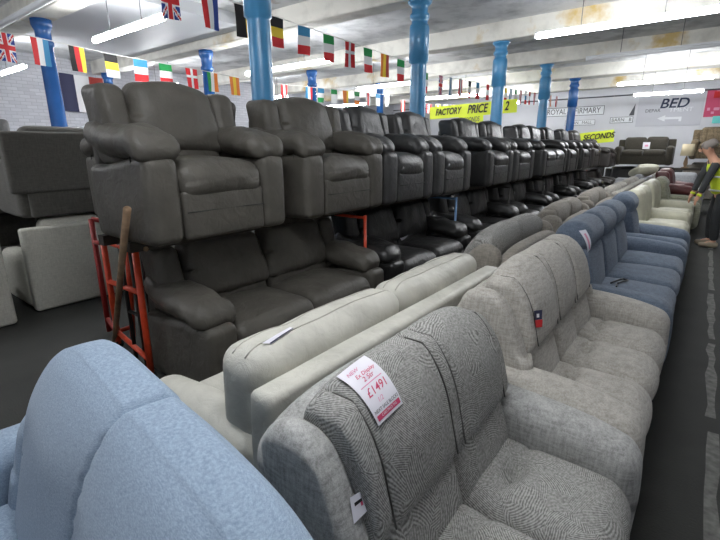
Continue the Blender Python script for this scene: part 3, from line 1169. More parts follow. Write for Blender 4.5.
# ---- far end: stacked dark sofa and friends
base = make_plain(2, 2.25, M['black_l'], 'black sofa on the floor beneath the stacked brown-grey sofa at the far end', None, H=.95)
base.location = (-1.72, 18.15, 0)
bb = make_plain(2, 1.6, M['black_l'], 'black sofa on the floor against the far wall behind the last raised recliner', None, H=.98)
bb.location = (-3.75, 18.6, 0)
top = make_plain(2, 1.62, M['darkbox'], 'dark brown-grey sofa with a white notice, stacked high at the far end', None, H=.86, panel_h=.8)
top.location = (-1.70, 18.0, 1.05)
o = text('notice', 'K', .01, M['ink'], top)
bpy.data.objects.remove(o)
nt_ = MB()
box(nt_, -.1, .1, -.353, -.345, .5, .72)
o = nt_.build('paper_notice', M['paper'], None, top.location + Vector((.02, 0, 0)))
tag(o, 'white paper notice fixed to the front of the stacked dark sofa', 'notice')
tk = MB()
box(tk, -.04, .05, -.356, -.354, .58, .64)
tk.build('printed_mark', M['palepink'], o)
p = make_plain(1, 1.0, M['palegrey_f'], 'pale grey armchair facing the camera at the far end of the aisle row', None, H=.95, name='armchair')
p['category'] = 'armchair'
p.location = (-.45, 14.75, 0)
p = make_plain(1, 1.1, M['brown_f'], 'brown striped armchair stacked at the far right behind the lampshade', None, H=.95, name='armchair')
p['category'] = 'armchair'
p.location = (.05, 18.4, 1.24)
p = make_plain(2, 1.5, M['taupe_f'], 'taupe sofa on the floor under the brown striped armchair', None, H=1.1)
p.location = (.15, 18.5, 0)
lamp = thing('table_lamp', 'cream drum lampshade standing beside the brown striped armchair', 'lamp', (-.52, 16.75, 1.0))
lathe(MB(), [(.10, 0), (.10, .02), (.03, .04), (.06, .14), (.03, .3), (.012, .34), (.012, .4)], 16).build('base', M['wood'], lamp)
lathe(MB(), [(.17, .36), (.15, .70), (.145, .70), (.165, .36)], 20).build('lamp_shade', M['shade'], lamp)
sb = box(MB(), -.86, -.08, 16.62, 16.9, .94, 1.0)
for xx in (-.84, -.13):
    box(sb, xx, xx + .04, 16.65, 16.87, 0, .94)
tag(sb.build('console_table', M['plank']), 'narrow dark console table carrying the cream lamp', 'table')
# loose cushions piled on the pale grey sofa
for i, (x, y, z, rx, rz, mm, lb) in enumerate((
        (-1.5, 12.4, .66, 30, 20, 'palegrey_f', 'pale grey cushion tipped on one corner, nearest of the pile on the pale grey sofa'),
        (-1.55, 13.1, .68, 25, -30, 'palegrey_f', 'pale grey cushion farthest in the pile on the pale grey sofa'),
        (-1.2, 12.7, 1.06, 70, 40, 'ivory_l', 'ivory cushion lying on top of the pale grey sofa back'),
        (-1.25, 14.3, 1.06, 75, 10, 'ivory_l', 'ivory cushion lying on the back of the stone sofa beside the maroon one'))):
    cc = MB()
    V, F = soft(.5, .14, .42, .065, n=(8, 2, 8), puff=(.0, .05, .0), wr=.006)
    cc.add(V, F)
    o = cc.build('cushion', M[mm], None, (x, y, z), (R(rx), 0, R(rz)))
    tag(o, lb, 'cushion', 'loose cushions at the far end')

# ------------------------------------------------------------------ conforming cards
bpy.context.view_layer.update()


def bvh_of(objs):
    vs, fs = [], []
    for o in objs:
        mw = o.matrix_world
        b0 = len(vs)
        vs += [mw @ v.co for v in o.data.vertices]
        fs += [tuple(i + b0 for i in p.vertices) for p in o.data.polygons]
    return BVHTree.FromPolygons(vs, fs)


def meshes_under(root):
    out = []
    for c in root.children:
        if c.type == 'MESH':
            out.append(c)
        out += meshes_under(c)
    return out


class Patch:
    """lays flat things on an upholstered surface: a quad found on the surface, bowed to follow it"""

    def __init__(s, root, quad, lift=.006, flat=False):
        bv = bvh_of(meshes_under(root))
        mx = sum(q[0] for q in quad) / 4
        my = sum(q[1] for q in quad) / 4
        hits = []
        for (x, y) in quad:
            for k in (.35, .75):
                h = bv.ray_cast(CPOS, ray(mx + (x - mx) * k, my + (y - my) * k).normalized())
                if h[0] is not None:
                    hits.append(h[0])
        md = sorted((h_ - CPOS).length for h_ in hits)[len(hits) // 2]
        hits = [h_ for h_ in hits if abs((h_ - CPOS).length - md) < .2]
        cen = sum(hits, Vector()) / len(hits)
        A_ = np.array([list(h_ - cen) for h_ in hits])
        pn_ = Vector(np.linalg.svd(A_)[2][2])
        # each corner lies where its sight line meets the plane that fits the cloth there
        pts = []
        for (x, y) in quad:
            d_ = ray(x, y)
            pts.append(CPOS + d_ * ((cen - CPOS).dot(pn_) / d_.dot(pn_)))
        s.p = pts
        s.bv = bv
        nrm = (pts[1] - pts[0]).cross(pts[3] - pts[0]).normalized()
        if nrm.dot(CPOS - pts[0]) < 0:
            nrm = -nrm
        s.n = nrm
        s.lift = lift
        # largest amount the surface stands proud of the bilinear patch, sampled
        s.off = {}
        K = 10
        g = np.zeros((K + 1, K + 1))
        for i in range(K + 1):
            for j in range(K + 1):
                q = s.bil(i / K, j / K)
                h = bv.ray_cast(q + nrm * .12, -nrm)
                g[i, j] = (.12 - h[3]) if h[0] is not None and abs(.12 - h[3]) < .06 else float('nan')
        A = []
        bb = []
        for i in range(K + 1):
            for j in range(K + 1):
                u, v = i / K, j / K
                if math.isnan(g[i, j]):
                    continue
                A.append([1, u, v, u * u, v * v, u * v])
                bb.append(g[i, j])
        s.c = np.linalg.lstsq(np.array(A), np.array(bb), rcond=None)[0]
        res_ = np.array(bb) - np.array(A) @ s.c
        s.c[0] += max(0, res_.max()) * .8
        if flat:
            s.c[1:] = 0
            s.c[0] = 0

    def bil(s, u, v):
        a, b_, c, d_ = s.p
        return a * (1 - u) * (1 - v) + b_ * u * (1 - v) + c * u * v + d_ * (1 - u) * v

    def at(s, u, v, l=0):
        o = s.c @ np.array([1, u, v, u * u, v * v, u * v])
        return s.bil(u, v) + s.n * (o + s.lift + l)

    def sheet(s, u0=0, u1=1, v0=0, v1=1, l=0, th=.0012, K=8):
        V = []
        for t in (0, -th):
            for i in range(K + 1):
                for j in range(K + 1):
                    V.append(tuple(s.at(u0 + (u1 - u0) * i / K, v0 + (v1 - v0) * j / K, l + t)))
        n_ = (K + 1)
        F = []
        for i in range(K):
            for j in range(K):
                a = i * n_ + j
                F.append((a, a + n_, a + n_ + 1, a + 1))
                a += n_ * n_
                F.append((a, a + 1, a + n_ + 1, a + n_))
        return MB().add(V, F)

    def text(s, name, body, size, mat, u, v, parent, bold=0, shear=.0, l=.0018, sx=1.0):
        """size in fractions of the sheet height"""
        cu_ = bpy.data.curves.new(name, 'FONT')
        cu_.body = body
        cu_.size = 1
        cu_.shear = shear
        cu_.offset = bold
        cu_.align_x = 'CENTER'
        cu_.align_y = 'CENTER'
        tmp = bpy.data.objects.new('tmp', cu_)
        COL.objects.link(tmp)
        dg = bpy.context.evaluated_depsgraph_get()
        me = bpy.data.meshes.new_from_object(tmp.evaluated_get(dg))
        bpy.data.objects.remove(tmp)
        W = (s.p[1] - s.p[0]).length
        Hh = (s.p[3] - s.p[0]).length
        for vt in me.vertices:
            x, y = vt.co.x * size * sx, vt.co.y * size
            vt.co = s.at(u + x * Hh / W, v - y, l)
        me.materials.clear()
        me.materials.append(mat)
        o = bpy.data.objects.new(name, me)
        COL.objects.link(o)
        o.parent = parent
        return o


pt = Patch(A1, ((338, 373.3), (365, 353.7), (404.2, 401.3), (379.7, 424.7)))
o = pt.sheet().build('price_card', M['paper'])
tag(o, 'white price card with pink handwriting on the back of the arc-patterned sofa', 'price tag')
pt.text('handwriting', 'NEW', .10, M['palepink'], .30, .14, o, .01, .3)
pt.text('handwriting', 'Ex Display', .10, M['pink'], .55, .26, o, .005, .3)
pt.text('handwriting', '2 Str', .12, M['pink'], .5, .36, o, .005, .3)
pt.sheet(.12, .88, .44, .455, .001, .0004, 3).build('printed_line', M['palepink'], o)
pt.text('handwriting', '\u00a31491', .19, M['pink'], .5, .58, o, .004, .2)
pt.text('handwriting', '1/2', .10, M['palepink'], .4, .74, o, .004, .2)
pt.text('printed_text', 'NEXT SALE BLOCKS', .065, M['greyink'], .5, .85, o, .004, 0)
bd = pt.sheet(.06, .94, .895, .965, .001, .0004, 3).build('printed_band', M['pink'], o)
pt.text('printed_text', 'CARE PRICE TAG', .05, M['paper'], .5, .93, o, .002, 0, .0026)

pt = Patch(A1, ((348, 497), (361, 489), (367, 508), (352, 523)), .010, True)
o = pt.sheet().build('care_label', M['paper'])
tag(o, 'small white label with a dark mark at the near end of the arc-patterned sofa', 'label')
pt.sheet(.22, .75, .28, .42, .001, .0004, 3).build('printed_mark', M['ink'], o)
pt.sheet(.62, .75, .42, .6, .001, .0004, 3).build('printed_mark', M['pink'], o)

pt = Patch(A2, ((532, 311), (538, 310), (540, 327), (533, 328)))
o = pt.sheet(0, 1, 0, .55).build('swing_tag', M['f_navy'])
tag(o, 'small navy and red tag hanging in a channel of the warm grey sofa back', 'label')
pt.sheet(0, 1.05, .56, 1.0, 0).build('tag_end', M['f_red'], o)
pt.sheet(.45, .75, .2, .42, .001, .0005, 3).build('printed_mark', M['f_white'], o)

pt = Patch(A3, ((580.5, 231), (585, 229.5), (590, 249), (586, 252)))
o = pt.sheet().build('strip_label', M['paper'])
tag(o, 'long pale pink and white strip label over the nearest slate blue headrest', 'label')
pt.sheet(.35, .65, .15, .9, .001, .0004, 4).build('printed_line', M['palepink'], o)

pt = Patch(b1, ((262, 345), (290, 328.5), (293, 330.5), (271, 345)))
o = pt.sheet(lift=0) if False else pt.sheet().build('folded_card', M['paper'])
tag(o, 'white card with dark edge lying along the top of the nearer cream back cushion', 'price tag')
pt.sheet(.0, 1, .8, 1.0, .0015, .0008, 6).build('dark_edge', M['f_navy'], o)

L2 = [o for o in bpy.data.objects if o.get('label', '').startswith('black leather sofa on the floor with a scrap')][0]
pt = Patch(L2, ((400, 238), (408, 234), (407, 236), (401, 240)))
o = pt.sheet().build('paper_scrap', M['paper'])
tag(o, 'scrap of white paper on the seat of the nearest black floor sofa', 'paper')

pt = Patch(A3, ((608, 284), (624, 278), (632, 282), (613, 289)))
rm = MB()
for (u, v, u2, v2) in ((.1, .2, .8, .3), (.8, .3, .9, .7), (.9, .7, .3, .6), (.3, .6, .2, .9)):
    tube(rm, [tuple(pt.at(u + (u2 - u) * i / 5, v + (v2 - v) * i / 5, .004)) for i in range(6)], .007, 6)
o = rm.build('power_cord', M['remote'])
tag(o, 'tangle of black cord on the near arm of the slate blue sofa', 'cable')

# ------------------------------------------------------------------ lights
tube_n = [0]


def fixture(a, b_, label, lit=True, group='ceiling tube lights'):
    a, b_ = Vector(a), Vector(b_)
    mid = (a + b_) / 2
    L = (b_ - a).length
    t = thing('tube_light', label, 'ceiling light', (mid.x, mid.y, mid.z), math.atan2(b_.y - a.y, b_.x - a.x), group)
    h = MB()
    V, F = soft(L, .03, .022, .006, c=(0, 0, .048), n=(1, 1, 1))
    h.add(V, F)
    for s in (-1, 1):
        box(h, s * (L / 2 - .015) - .012, s * (L / 2 - .015) + .012, -.015, .015, -.03, .05)
    h.build('housing', M['housing'], t)
    tb = MB()
    r_ = .036
    tube(tb, [(-L / 2 + .03, 0, 0), (-L / 2 + .035, 0, 0)] + [(L / 2 - .035, 0, 0), (L / 2 - .03, 0, 0)], [r_ * .7, r_, r_, r_ * .7], 12)
    tb.build('fluorescent_tube', M['tube'] if lit else M['housing'], t)
    for s in (-1, 1):
        w_ = MB()
        top_ = ZS if min(abs(mid.y - yy) for yy in PY) > .18 else ZB
        tube(w_, [(s * L * .22, 0, .055), (s * L * .22, 0, top_ - mid.z)], .006, 5)
        w_.build('suspension_wire', M['wire'], t)
    tube_n[0] += 1
    return t


ZT = 3.2
FXT = [
    (-7.48, -5.5, 3.3, 'tube light nearest the upper left corner, above the bunting'),
    (-12.1, -10.6, 3.36, 'tube light at the left edge of the picture in front of the brick wall'),
    (-8.2, -5.75, 6.65, 'tube light just right of the thick bright blue pillar'),
    (-12.2, -10.7, 6.6, 'short-looking tube light low over the nearest recliner back'),
    (-2.29, -.1, 7.2, 'longest and brightest tube light, upper right corner'),
    (-7.85, -6.0, 10.15, 'tube light immediately left of the ringed blue pillar'),
    (-12.2, -10.5, 10.1, 'faint distant tube light right of the thick pillar, lower one'),
    (-2.2, -.17, 13.9, 'upper of the two tube lights above the BED sign'),
    (-2.2, -.4, 17.1, 'lower of the two tube lights touching the top of the BED sign'),
    (-7.75, -5.75, 13.6, 'tube light just right of the ringed blue pillar, above the yellow banner'),
    (-7.9, -5.7, 17.0, 'tube light behind the yellow banner pillar, low and distant'),
    (-12.2, -10.2, 13.7, 'distant tube light low behind the far dark blue pillar'),
    (-2.2, 0, .9, 'tube light over the nearest sofas'),
    (-7.3, -5.4, -.4, 'tube light over the left aisle behind the camera'),
]
for (xa, xb, y, lb) in FXT:
    fixture((xa, y, ZT), (xb, y, ZT), lb)
fixture((-2.25, 10.35, ZT + .12), (-.1, 10.35, ZT + .12), 'unlit tube fitting between the brightest tube light and the BED sign lights', lit=False)
pipe = MB()
box(pipe, -5.05, -4.65, 4.1, 4.6, 3.78, 3.92)
box(pipe, -5.0, -4.7, 4.15, 4.55, 3.72, 3.78)
tag(pipe.build('junction_box', M['greyink']), 'dark metal box on the ceiling at the top edge, between the two nearest blue pillars', 'electrical box')

# ------------------------------------------------------------------ flags
def painter(kind, u, v):
    """u across, v down, 0..1"""
    if kind[0] == 'h':
        return kind[1][min(2, int(v * 3))]
    if kind[0] == 'v':
        return kind[1][min(2, int(u * 3))]
    if kind[0] == 'cross':
        return 'f_white' if abs(u - .5) < .09 or abs(v - .40) < .07 else 'f_red'
    if kind[0] == 'uk':
        # union pattern hung upright
        if abs(u - .5) < .1 or abs(v - .5) < .07:
            return 'f_red'
        if abs(u - .5) < .18 or abs(v - .5) < .13:
            return 'f_white'
        dg = min(abs(u - v), abs(u + v - 1))
        if dg < .035:
            return 'f_red'
        if dg < .11:
            return 'f_white'
        return 'f_blue'
    if kind[0] == 'solid':
        return kind[1]


FK = ['f_red', 'f_white', 'f_blue', 'f_sky', 'f_green', 'f_black', 'f_yellow', 'f_orange', 'f_navy', 'f_mutered']
_fm = {}


def flag_mesh(kind, seed, w, h, res=1):
    key = (str(kind), seed, w, h)
    if key in _fm:
        return _fm[key]
    nu, nv = (18, 24) if kind[0] in ('uk', 'cross') else (6, 9)
    rs_ = random.Random(seed)
    ph, am = rs_.uniform(0, 6), rs_.uniform(.008, .02)
    sk = rs_.uniform(-.012, .012)
    mbb = MB()
    V = []
    for sd in (0, 1):
        for j in range(nv + 1):
            for i in range(nu + 1):
                u, v = i / nu, j / nv
                yy = am * v * math.sin(ph + u * 4 + v * 2) + (.0012 if sd else -.0012)
                V.append(((u - .5) * w * (1 - .05 * v) + sk * v, yy, -v * h))
    n_ = nu + 1
    off = n_ * (nv + 1)
    used = []
    F = []
    MI = []
    for j in range(nv):
        for i in range(nu):
            k = painter(kind, (i + .5) / nu, (j + .5) / nv)
            if k not in used:
                used.append(k)
            a = j * n_ + i
            F.append((a, a + n_, a + n_ + 1, a + 1))
            MI.append(used.index(k))
            F.append((off + a, off + a + 1, off + a + n_ + 1, off + a + n_))
            MI.append(used.index(k))
    mbb.add(V, F, 0, True)
    mbb.mi = MI
    _fm[key] = mbb.mesh('flag', [M[k] for k in used])
    return _fm[key]


def flag(pos, kind, label, seed, rz, w=.2, h=.3, group=None):
    o = bpy.data.objects.new('flag', flag_mesh(kind, seed, w, h))
    COL.objects.link(o)
    o.location = pos
    o.rotation_euler = (0, 0, rz)
    return tag(o, label, 'flag', group)


def on_string(P, t):
    # P list of Vector, t in 0..1 by length
    L = [(P[i + 1] - P[i]).length for i in range(len(P) - 1)]
    s_ = t * sum(L)
    for i, l in enumerate(L):
        if s_ <= l or i == len(L) - 1:
            return P[i].lerp(P[i + 1], s_ / l)
        s_ -= l


def dpt(x, y, d):
    return CPOS + ray(x, y) * d


def bunting(label, pts, flags, h, w, rzoff=0, group=None):
    """pts: (px, py, depth) path of the cord; flags: (px, py_top, kind, label)"""
    P = [dpt(*p) for p in pts]
    q = MB()
    tube(q, [tuple(v) for v in P], .005, 5)
    tag(q.build('bunting_cord', M['string']), label, 'string')
    for i, fl in enumerate(flags):
        px, kind, lb = fl[:3]
        for k in range(len(pts) - 1):
            if pts[k][0] <= px <= pts[k + 1][0]:
                break
        t = (px - pts[k][0]) / (pts[k + 1][0] - pts[k][0])
        # perspective-true interpolation along the straight cord
        z0, z1 = pts[k][2], pts[k + 1][2]
        tt = t * z0 / (z1 + t * (z0 - z1))
        pos = P[k].lerp(P[k + 1], tt)
        dr = P[k + 1] - P[k]
        flag(pos - Vector((0, 0, .004)), kind, lb, i * 3 + int(px), math.atan2(dr.y, dr.x) + rzoff, w, h, group)


FRc = ('v', ('f_red', 'f_white', 'f_sky'))
DEv = ('v', ('f_black', 'f_red', 'f_yellow'))
bunting('white cord of the long bunting running left to right over the recliners',
        [(-40, 26, 4.3), (30, 36, 4.9), (110, 54, 5.8), (200, 70, 6.9), (250, 80, 7.7), (290, 85, 8.7), (420, 98, 12.6)],
        [(3, ('uk',), 'union flag half cut by the left edge of the picture'),
         (39, FRc, 'red white and blue upright-striped flag in front of the leftmost dark pillar'),
         (76, DEv, 'black, red and yellow upright-striped flag, second to the right of the leftmost pillar'),
         (110, ('h', ('f_black', 'f_yellow', 'f_white')), 'black over yellow and white flag above the left end of the raised recliners'),
         (140, ('h', ('f_sky', 'f_white', 'f_red')), 'blue over white and red flag directly left of the green topped one'),
         (165, ('h', ('f_green', 'f_white', 'f_red')), 'green topped tricolour above the nearest recliner back'),
         (191, ('cross',), 'red flag with white cross left of the dark pillar behind the nearest recliner'),
         (212, ('v', ('f_green', 'f_white', 'f_orange')), 'green white and orange flag overlapping the dark pillar behind the nearest recliner'),
         (234, ('v', ('f_orange', 'f_yellow', 'f_orange')), 'orange and yellow flag immediately left of the thick bright blue pillar'),
         (271, ('v', ('f_white', 'f_sky', 'f_white')), 'small pale flag immediately right of the thick bright blue pillar'),
         (284, ('v', ('f_red', 'f_white', 'f_red')), 'small red and white flag second to the right of the thick pillar'),
         (309, ('v', ('f_sky', 'f_white', 'f_red')), 'small blue white and red flag just right of the distant dark blue pillar'),
         (321, ('h', ('f_sky', 'f_white', 'f_green')), 'small pale blue and green flag left of the small green one'),
         (334, ('h', ('f_green', 'f_white', 'f_white')), 'small green and white flag left of the small orange flag'),
         (345.5, ('v', ('f_orange', 'f_orange', 'f_yellow')), 'small orange flag on the long bunting between the far pillars'),
         (357, ('h', ('f_green', 'f_white', 'f_orange')), 'small green white and orange flag right of the small orange one'),
         (368, ('v', ('f_white', 'f_red', 'f_white')), 'small white flag with red band left of the farthest dark pillar'),
         (378, ('h', ('f_sky', 'f_white', 'f_white')), 'small pale blue flag right of the farthest dark pillar'),
         (387, ('solid', 'f_white'), 'small white flag near the far end of the long bunting'),
         ], .285, .2)
bunting('cord of the higher bunting hung between the two nearest bright blue pillars',
        [(140, -28, 4.1), (240, 4, 4.95), (262, 12, 5.15), (300, 25, 5.6), (420, 66, 7.6)],
        [(168, ('uk',), 'union flag hanging from the top edge of the picture'),
         (209, ('v', ('f_red', 'f_white', 'f_blue')), 'red white and blue flag at the top edge, right of the union flag'),
         (242, ('v', ('f_black', 'f_black', 'f_yellow')), 'black flag partly behind the top of the thick bright blue pillar'),
         (276.5, ('h', ('f_black', 'f_yellow', 'f_red')), 'black yellow and red banded flag right of the thick bright blue pillar'),
         (304, ('h', ('f_sky', 'f_white', 'f_red')), 'blue white and red banded flag, second right of the thick bright pillar'),
         (328.5, ('h', ('f_green', 'f_white', 'f_red')), 'green topped flag in front of the end of a tube light'),
         (350, ('cross',), 'red flag with white cross on the higher bunting'),
         (368, ('h', ('f_green', 'f_white', 'f_red')), 'green white and red banded flag right of the white cross flag'),
         (385, ('v', ('f_orange', 'f_yellow', 'f_mutered')), 'red and yellow upright-striped flag on the higher bunting'),
         (401, ('h', ('f_green', 'f_white', 'f_red')), 'green topped flag nearest the ringed blue pillar'),
         ], .33, .20)
far = [(426, 'f_green'), (441, 'uk'), (451, 'f_white'), (461, 'f_red'), (470, 'f_black'), (478, 'f_sky'), (488, 'f_red'), (495, 'f_sky'), (506, 'f_yellow'),
       (511, 'f_sky'), (516, 'f_green'), (521, 'f_red'), (526, 'f_white'), (530, 'f_mutered'), (535, 'f_red'), (541, 'f_white'), (551, 'f_orange'), (557, 'f_red')]
ref = {'f_green': 'green', 'f_white': 'white', 'f_red': 'red', 'f_black': 'black', 'f_sky': 'blue', 'f_yellow': 'yellow', 'f_mutered': 'dull red', 'f_orange': 'orange'}
where = {426: 'touching the ringed blue pillar', 441: '', 451: 'next to the distant union flag', 461: 'left of the distant black flag', 470: 'high over the word PRICE',
         478: 'right of the distant black flag', 488: 'left of the banner pillar', 495: 'half behind the banner pillar', 506: 'just right of the banner pillar',
         511: 'second to the right of the banner pillar', 516: 'third to the right of the banner pillar', 521: 'above the number 2 on the banner',
         526: 'midway between the two bright far pillars', 530: 'right of the midway white flag', 535: 'left of the pillar beside the infirmary sign',
         541: 'against the pillar beside the infirmary sign', 551: 'above the start of the infirmary sign', 557: 'farthest right of the distant bunting'}
fl = []
for px, c in far:
    if c == 'uk':
        fl.append((px, ('uk',), 'distant union flag above the yellow price banner'))
    else:
        k2_ = 'f_white' if c != 'f_white' else 'f_sky'
        fl.append((px, ('v', (c, k2_, c)) if px % 2 else ('h', (c, k2_, 'f_red')), 'distant %s flag %s' % (ref[c], where[px])))
bunting('cord of the distant bunting above the yellow price banner', [(424, 72, 8.6), (470, 81, 10.6), (506, 88, 12.5), (562, 97, 17.2)], fl, .38, .19)
low = [(429, 'f_red'), (438, 'f_yellow'), (446, 'f_white'), (454, 'f_mutered'), (461, 'f_black')]
wh2 = {429: 'beside the F of the banner', 438: 'over the A of the banner', 446: 'over the middle of the word FACTORY', 454: 'over the last letters of FACTORY', 461: 'just before the word PRICE'}
bunting('low cord of small flags along the top of the yellow banner', [(424, 104, 14.6), (470, 105, 15.6)],
        [(px, ('v', (c, 'f_white', c)), 'small low %s flag %s' % (ref[c], wh2[px])) for px, c in low], .28, .2)
wh3 = {403: 'left', 412: 'right'}
bunting('short cord with two slim flags above the orange notice', [(398, 100, 12), (417, 100, 12)],
        [(403, ('v', ('f_mutered', 'f_white', 'f_mutered')), 'slim dull red flag above the left end of the orange notice'),
         (413, ('v', ('f_mutered', 'f_black', 'f_red')), 'slim dark red flag next to the ringed pillar above the orange notice')], .32, .12)
# big tricolours on the left wall
big = MB()
V, F = [], []
n_ = 30
for sd in (0, .004):
    for j in range(7):
        for i in range(n_ + 1):
            u, v = i / n_, j / 6
            V.append((X0 + .06 + sd + .02 * math.sin(u * 14 + v), 4.95 + u * 1.05, 3.55 - v * .92 - .03 * u))
n1_ = n_ + 1
for sd in (0, 1):
    for j in range(6):
        for i in range(n_):
            a = sd * 7 * n1_ + j * n1_ + i
            F.append((a, a + 1, a + n1_ + 1, a + n1_))
big.add(V, F)
big.mi = [0 if (k % n_) < 10 else (1 if (k % n_) < 20 else 2) for k in range(len(F))]
o = big.build('large_flag', [M['f_navy'], M['f_white'], M['f_mutered']])
tag(o, 'large navy, white and red tricolour hung on the left wall', 'flag')
o = MB()
box(o, X0 + .03, X0 + .07, 6.9, 8.3, 2.9, 3.5)
o = o.build('wall_banner', M['f_mutered'])
tag(o, 'dull red banner on the left wall behind the small flags', 'banner')

# ------------------------------------------------------------------ signs
def board(name, label, x0, x1, y, z0, z1, mat, th=.02, cat='sign'):
    t = thing(name, label, cat, ((x0 + x1) / 2, y, (z0 + z1) / 2))
    q = MB()
    box(q, -(x1 - x0) / 2, (x1 - x0) / 2, -th, 0, -(z1 - z0) / 2, (z1 - z0) / 2)
    q.build('board', mat, t)
    return t


def border(t, w, h, mat, th=.02, y=-.024):
    q = MB()
    for (a, b_, c, d_) in ((-w / 2, w / 2, h / 2 - th, h / 2), (-w / 2, w / 2, -h / 2, -h / 2 + th), (-w / 2, -w / 2 + th, -h / 2, h / 2), (w / 2 - th, w / 2, -h / 2, h / 2)):
        box(q, a, b_, y, -.02, c, d_)
    q.build('border', mat, t)


YW = Y1 - .01
RX = (PI / 2, 0, 0)
t = board('wall_sign', 'long framed white sign reading ROYAL INFIRMARY on the far wall', -5.85, -3.55, YW, 2.86, 3.2, M['white'])
border(t, 2.3, .34, M['greyink'])
text('lettering', 'ROYAL INFIRMARY', .3, M['greyink'], t, (0, -.025, 0), RX, 0, 0, .80)
t = board('wall_sign', 'small framed white sign under the infirmary sign', -4.95, -3.83, YW, 2.48, 2.68, M['white'])
border(t, 1.12, .2, M['greyink'], .012)
text('lettering', 'BARN   MALL', .15, M['greyink'], t, (0, -.025, 0), RX)
t = board('wall_sign', 'small framed sign reading BARN, left of the BED sign', -3.3, -2.52, YW, 2.52, 2.74, M['white'])
border(t, .78, .22, M['greyink'], .015)
text('lettering', 'BARN   B', .17, M['greyink'], t, (0, -.025, 0), RX)
q = MB()
V = [(0, -.02, 0), (.17, -.02, 0), (.17, -.02, .42), (0, 0, 0), (.17, 0, 0), (.17, 0, .42)]
q.add(V, [(0, 1, 2), (3, 5, 4), (0, 3, 4, 1), (1, 4, 5, 2), (2, 5, 3, 0)], 0, False)
o = q.build('pennant', M['greyink'], None, (-2.68, YW, 2.78))
tag(o, 'small dark triangular mark above the BARN sign', 'sign')
t = board('wall_sign', 'large pale board reading BED DEPARTMENT with a white arrow', -2.42, -.42, YW, 2.36, 3.5, M['board'])
text('lettering', 'BED', .46, M['navyink'], t, (.12, -.025, .2), RX, .2, .008, 1.05)
text('lettering', 'DEPAR', .16, M['greyink'], t, (-.5, -.025, -.02), RX, 0, .0, 1.0)
text('lettering', 'TMENT', .2, M['white'], t, (.36, -.025, -.02), RX, 0, 0, 1.1)
q = MB()
V = [(-.45, 0), (-.2, .11), (-.2, .04), (.3, .04), (.3, -.12), (.22, -.12), (.22, -.04), (-.2, -.04), (-.2, -.11)]
q.add([(a, -.026, b_) for a, b_ in V] + [(a, -.019, b_) for a, b_ in V], [tuple(range(9)), tuple(range(17, 8, -1))] + [(i, i + 9, (i + 1) % 9 + 9, (i + 1) % 9) for i in range(9)], 0, False)
q.build('arrow', M['white'], t, (.12, 0, -.3))
t = board('poster', 'red and pink poster at the right edge beside the BED sign', -.38, .75, YW, 2.62, 3.52, M['pink'])
q = MB()
rs_ = random.Random(5)
for i in range(12):
    a, b_ = rs_.uniform(-.5, .42), rs_.uniform(-.4, .36)
    box(q, a, a + rs_.uniform(.05, .16), -.026, -.019, b_, b_ + rs_.uniform(.04, .1))
q.build('pale_shapes', M['palepink'], t)
q = MB()
V, F = soft(.34, .012, .22, .005, c=(-.2, -.024, .28), n=(2, 1, 2))
q.add(V, F)
q.build('dark_shape', M['f_red'], t)
t = board('poster', 'pale turquoise notice below the red poster at the right edge', -.1, .75, YW - .03, 2.4, 2.64, plain('turquoise_paper', (120, 226, 220), .6))

# yellow banners
def hang_sign(name, label, a, b_, h, mat, cat='banner'):
    a, b_ = Vector(a), Vector(b_)
    mid = (a + b_) / 2
    d_ = b_ - a
    t = thing(name, label, cat, mid)
    L = d_.length
    t.rotation_euler = (0, -math.asin(d_.z / L), math.atan2(d_.y, d_.x))
    q = MB()
    V, F = soft(L, .008, h, .003, n=(20, 1, 3), fn=lambda P, H: np.stack([P[:, 0], P[:, 1] + .015 * np.sin(P[:, 0] * 5), P[:, 2]], 1))
    q.add(V, F)
    q.build('sheet', mat, t)
    for s_ in (-1, 1):
        q = MB()
        zc = ZS - (mid.z + s_ * d_.z * .47 + h / 2)
        tube(q, [(s_ * L * .47, 0, h / 2 - .01), (s_ * L * .47, 0, h / 2 + zc - .01)], .004, 4)
        q.build('cord', M['string'], t)
    return t


yb = 13.0
a, b_ = aty(430, 113.5, yb), aty(517, 105.5, yb)
t = hang_sign('yellow_banner', 'long fluorescent yellow banner reading FACTORY PRICE and 2', a, b_, .36, M['yellow'])
L = (b_ - a).length
for s_, u, sz in (('FACTORY', .23, .26), ('PRICE', .575, .33), ('!! 2', .86, .33)):
    text('lettering', s_, sz, M['ink'], t, ((u - .5) * L, -.03, 0), RX, .25, .006, L * .017 * 6.2 / 2.3)
for o in t.children:
    if o.name.startswith('lettering'):
        o.scale = (.72, 1, 1)
a2, b2 = aty(459, 121, yb + .05), aty(483, 118.6, yb + .05)
t2 = hang_sign('yellow_banner', 'smaller yellow notice reading SECONDS just under the word PRICE', a2, b2, .26, M['yellow'])
text('lettering', 'SECONDS', .2, M['greyink'], t2, (0, -.03, 0), RX, .2, .0, .62)
a3, b3 = aty(577, 139.5, 18.6), aty(614, 135.5, 18.6)
t3 = hang_sign('yellow_banner', 'fluorescent yellow notice reading SECONDS low near the far dark sofa', a3, b3, .42, M['yellow'])
text('lettering', 'SECONDS', .27, M['ink'], t3, (.1, -.03, .02), RX, .3, .006, .85)
a5, b5 = aty(286, 103.5, 14.5), aty(304, 105.5, 14.5)
t5 = hang_sign('yellow_banner', 'small dull yellow banner far off, right of the thick bright blue pillar', a5, b5, .45, M['yellow'])
a4, b4 = aty(399, 119.5, 16.0), aty(415, 119.5, 16.0)
t4 = hang_sign('notice', 'small orange notice left of the ringed blue pillar', a4, b4, .22, plain('orange_paper', (250, 96, 60), .6), 'notice')
q = MB()
for i in range(4):
    box(q, -.22 + i * .12, -.14 + i * .12, -.03, -.004, -.04, .04)
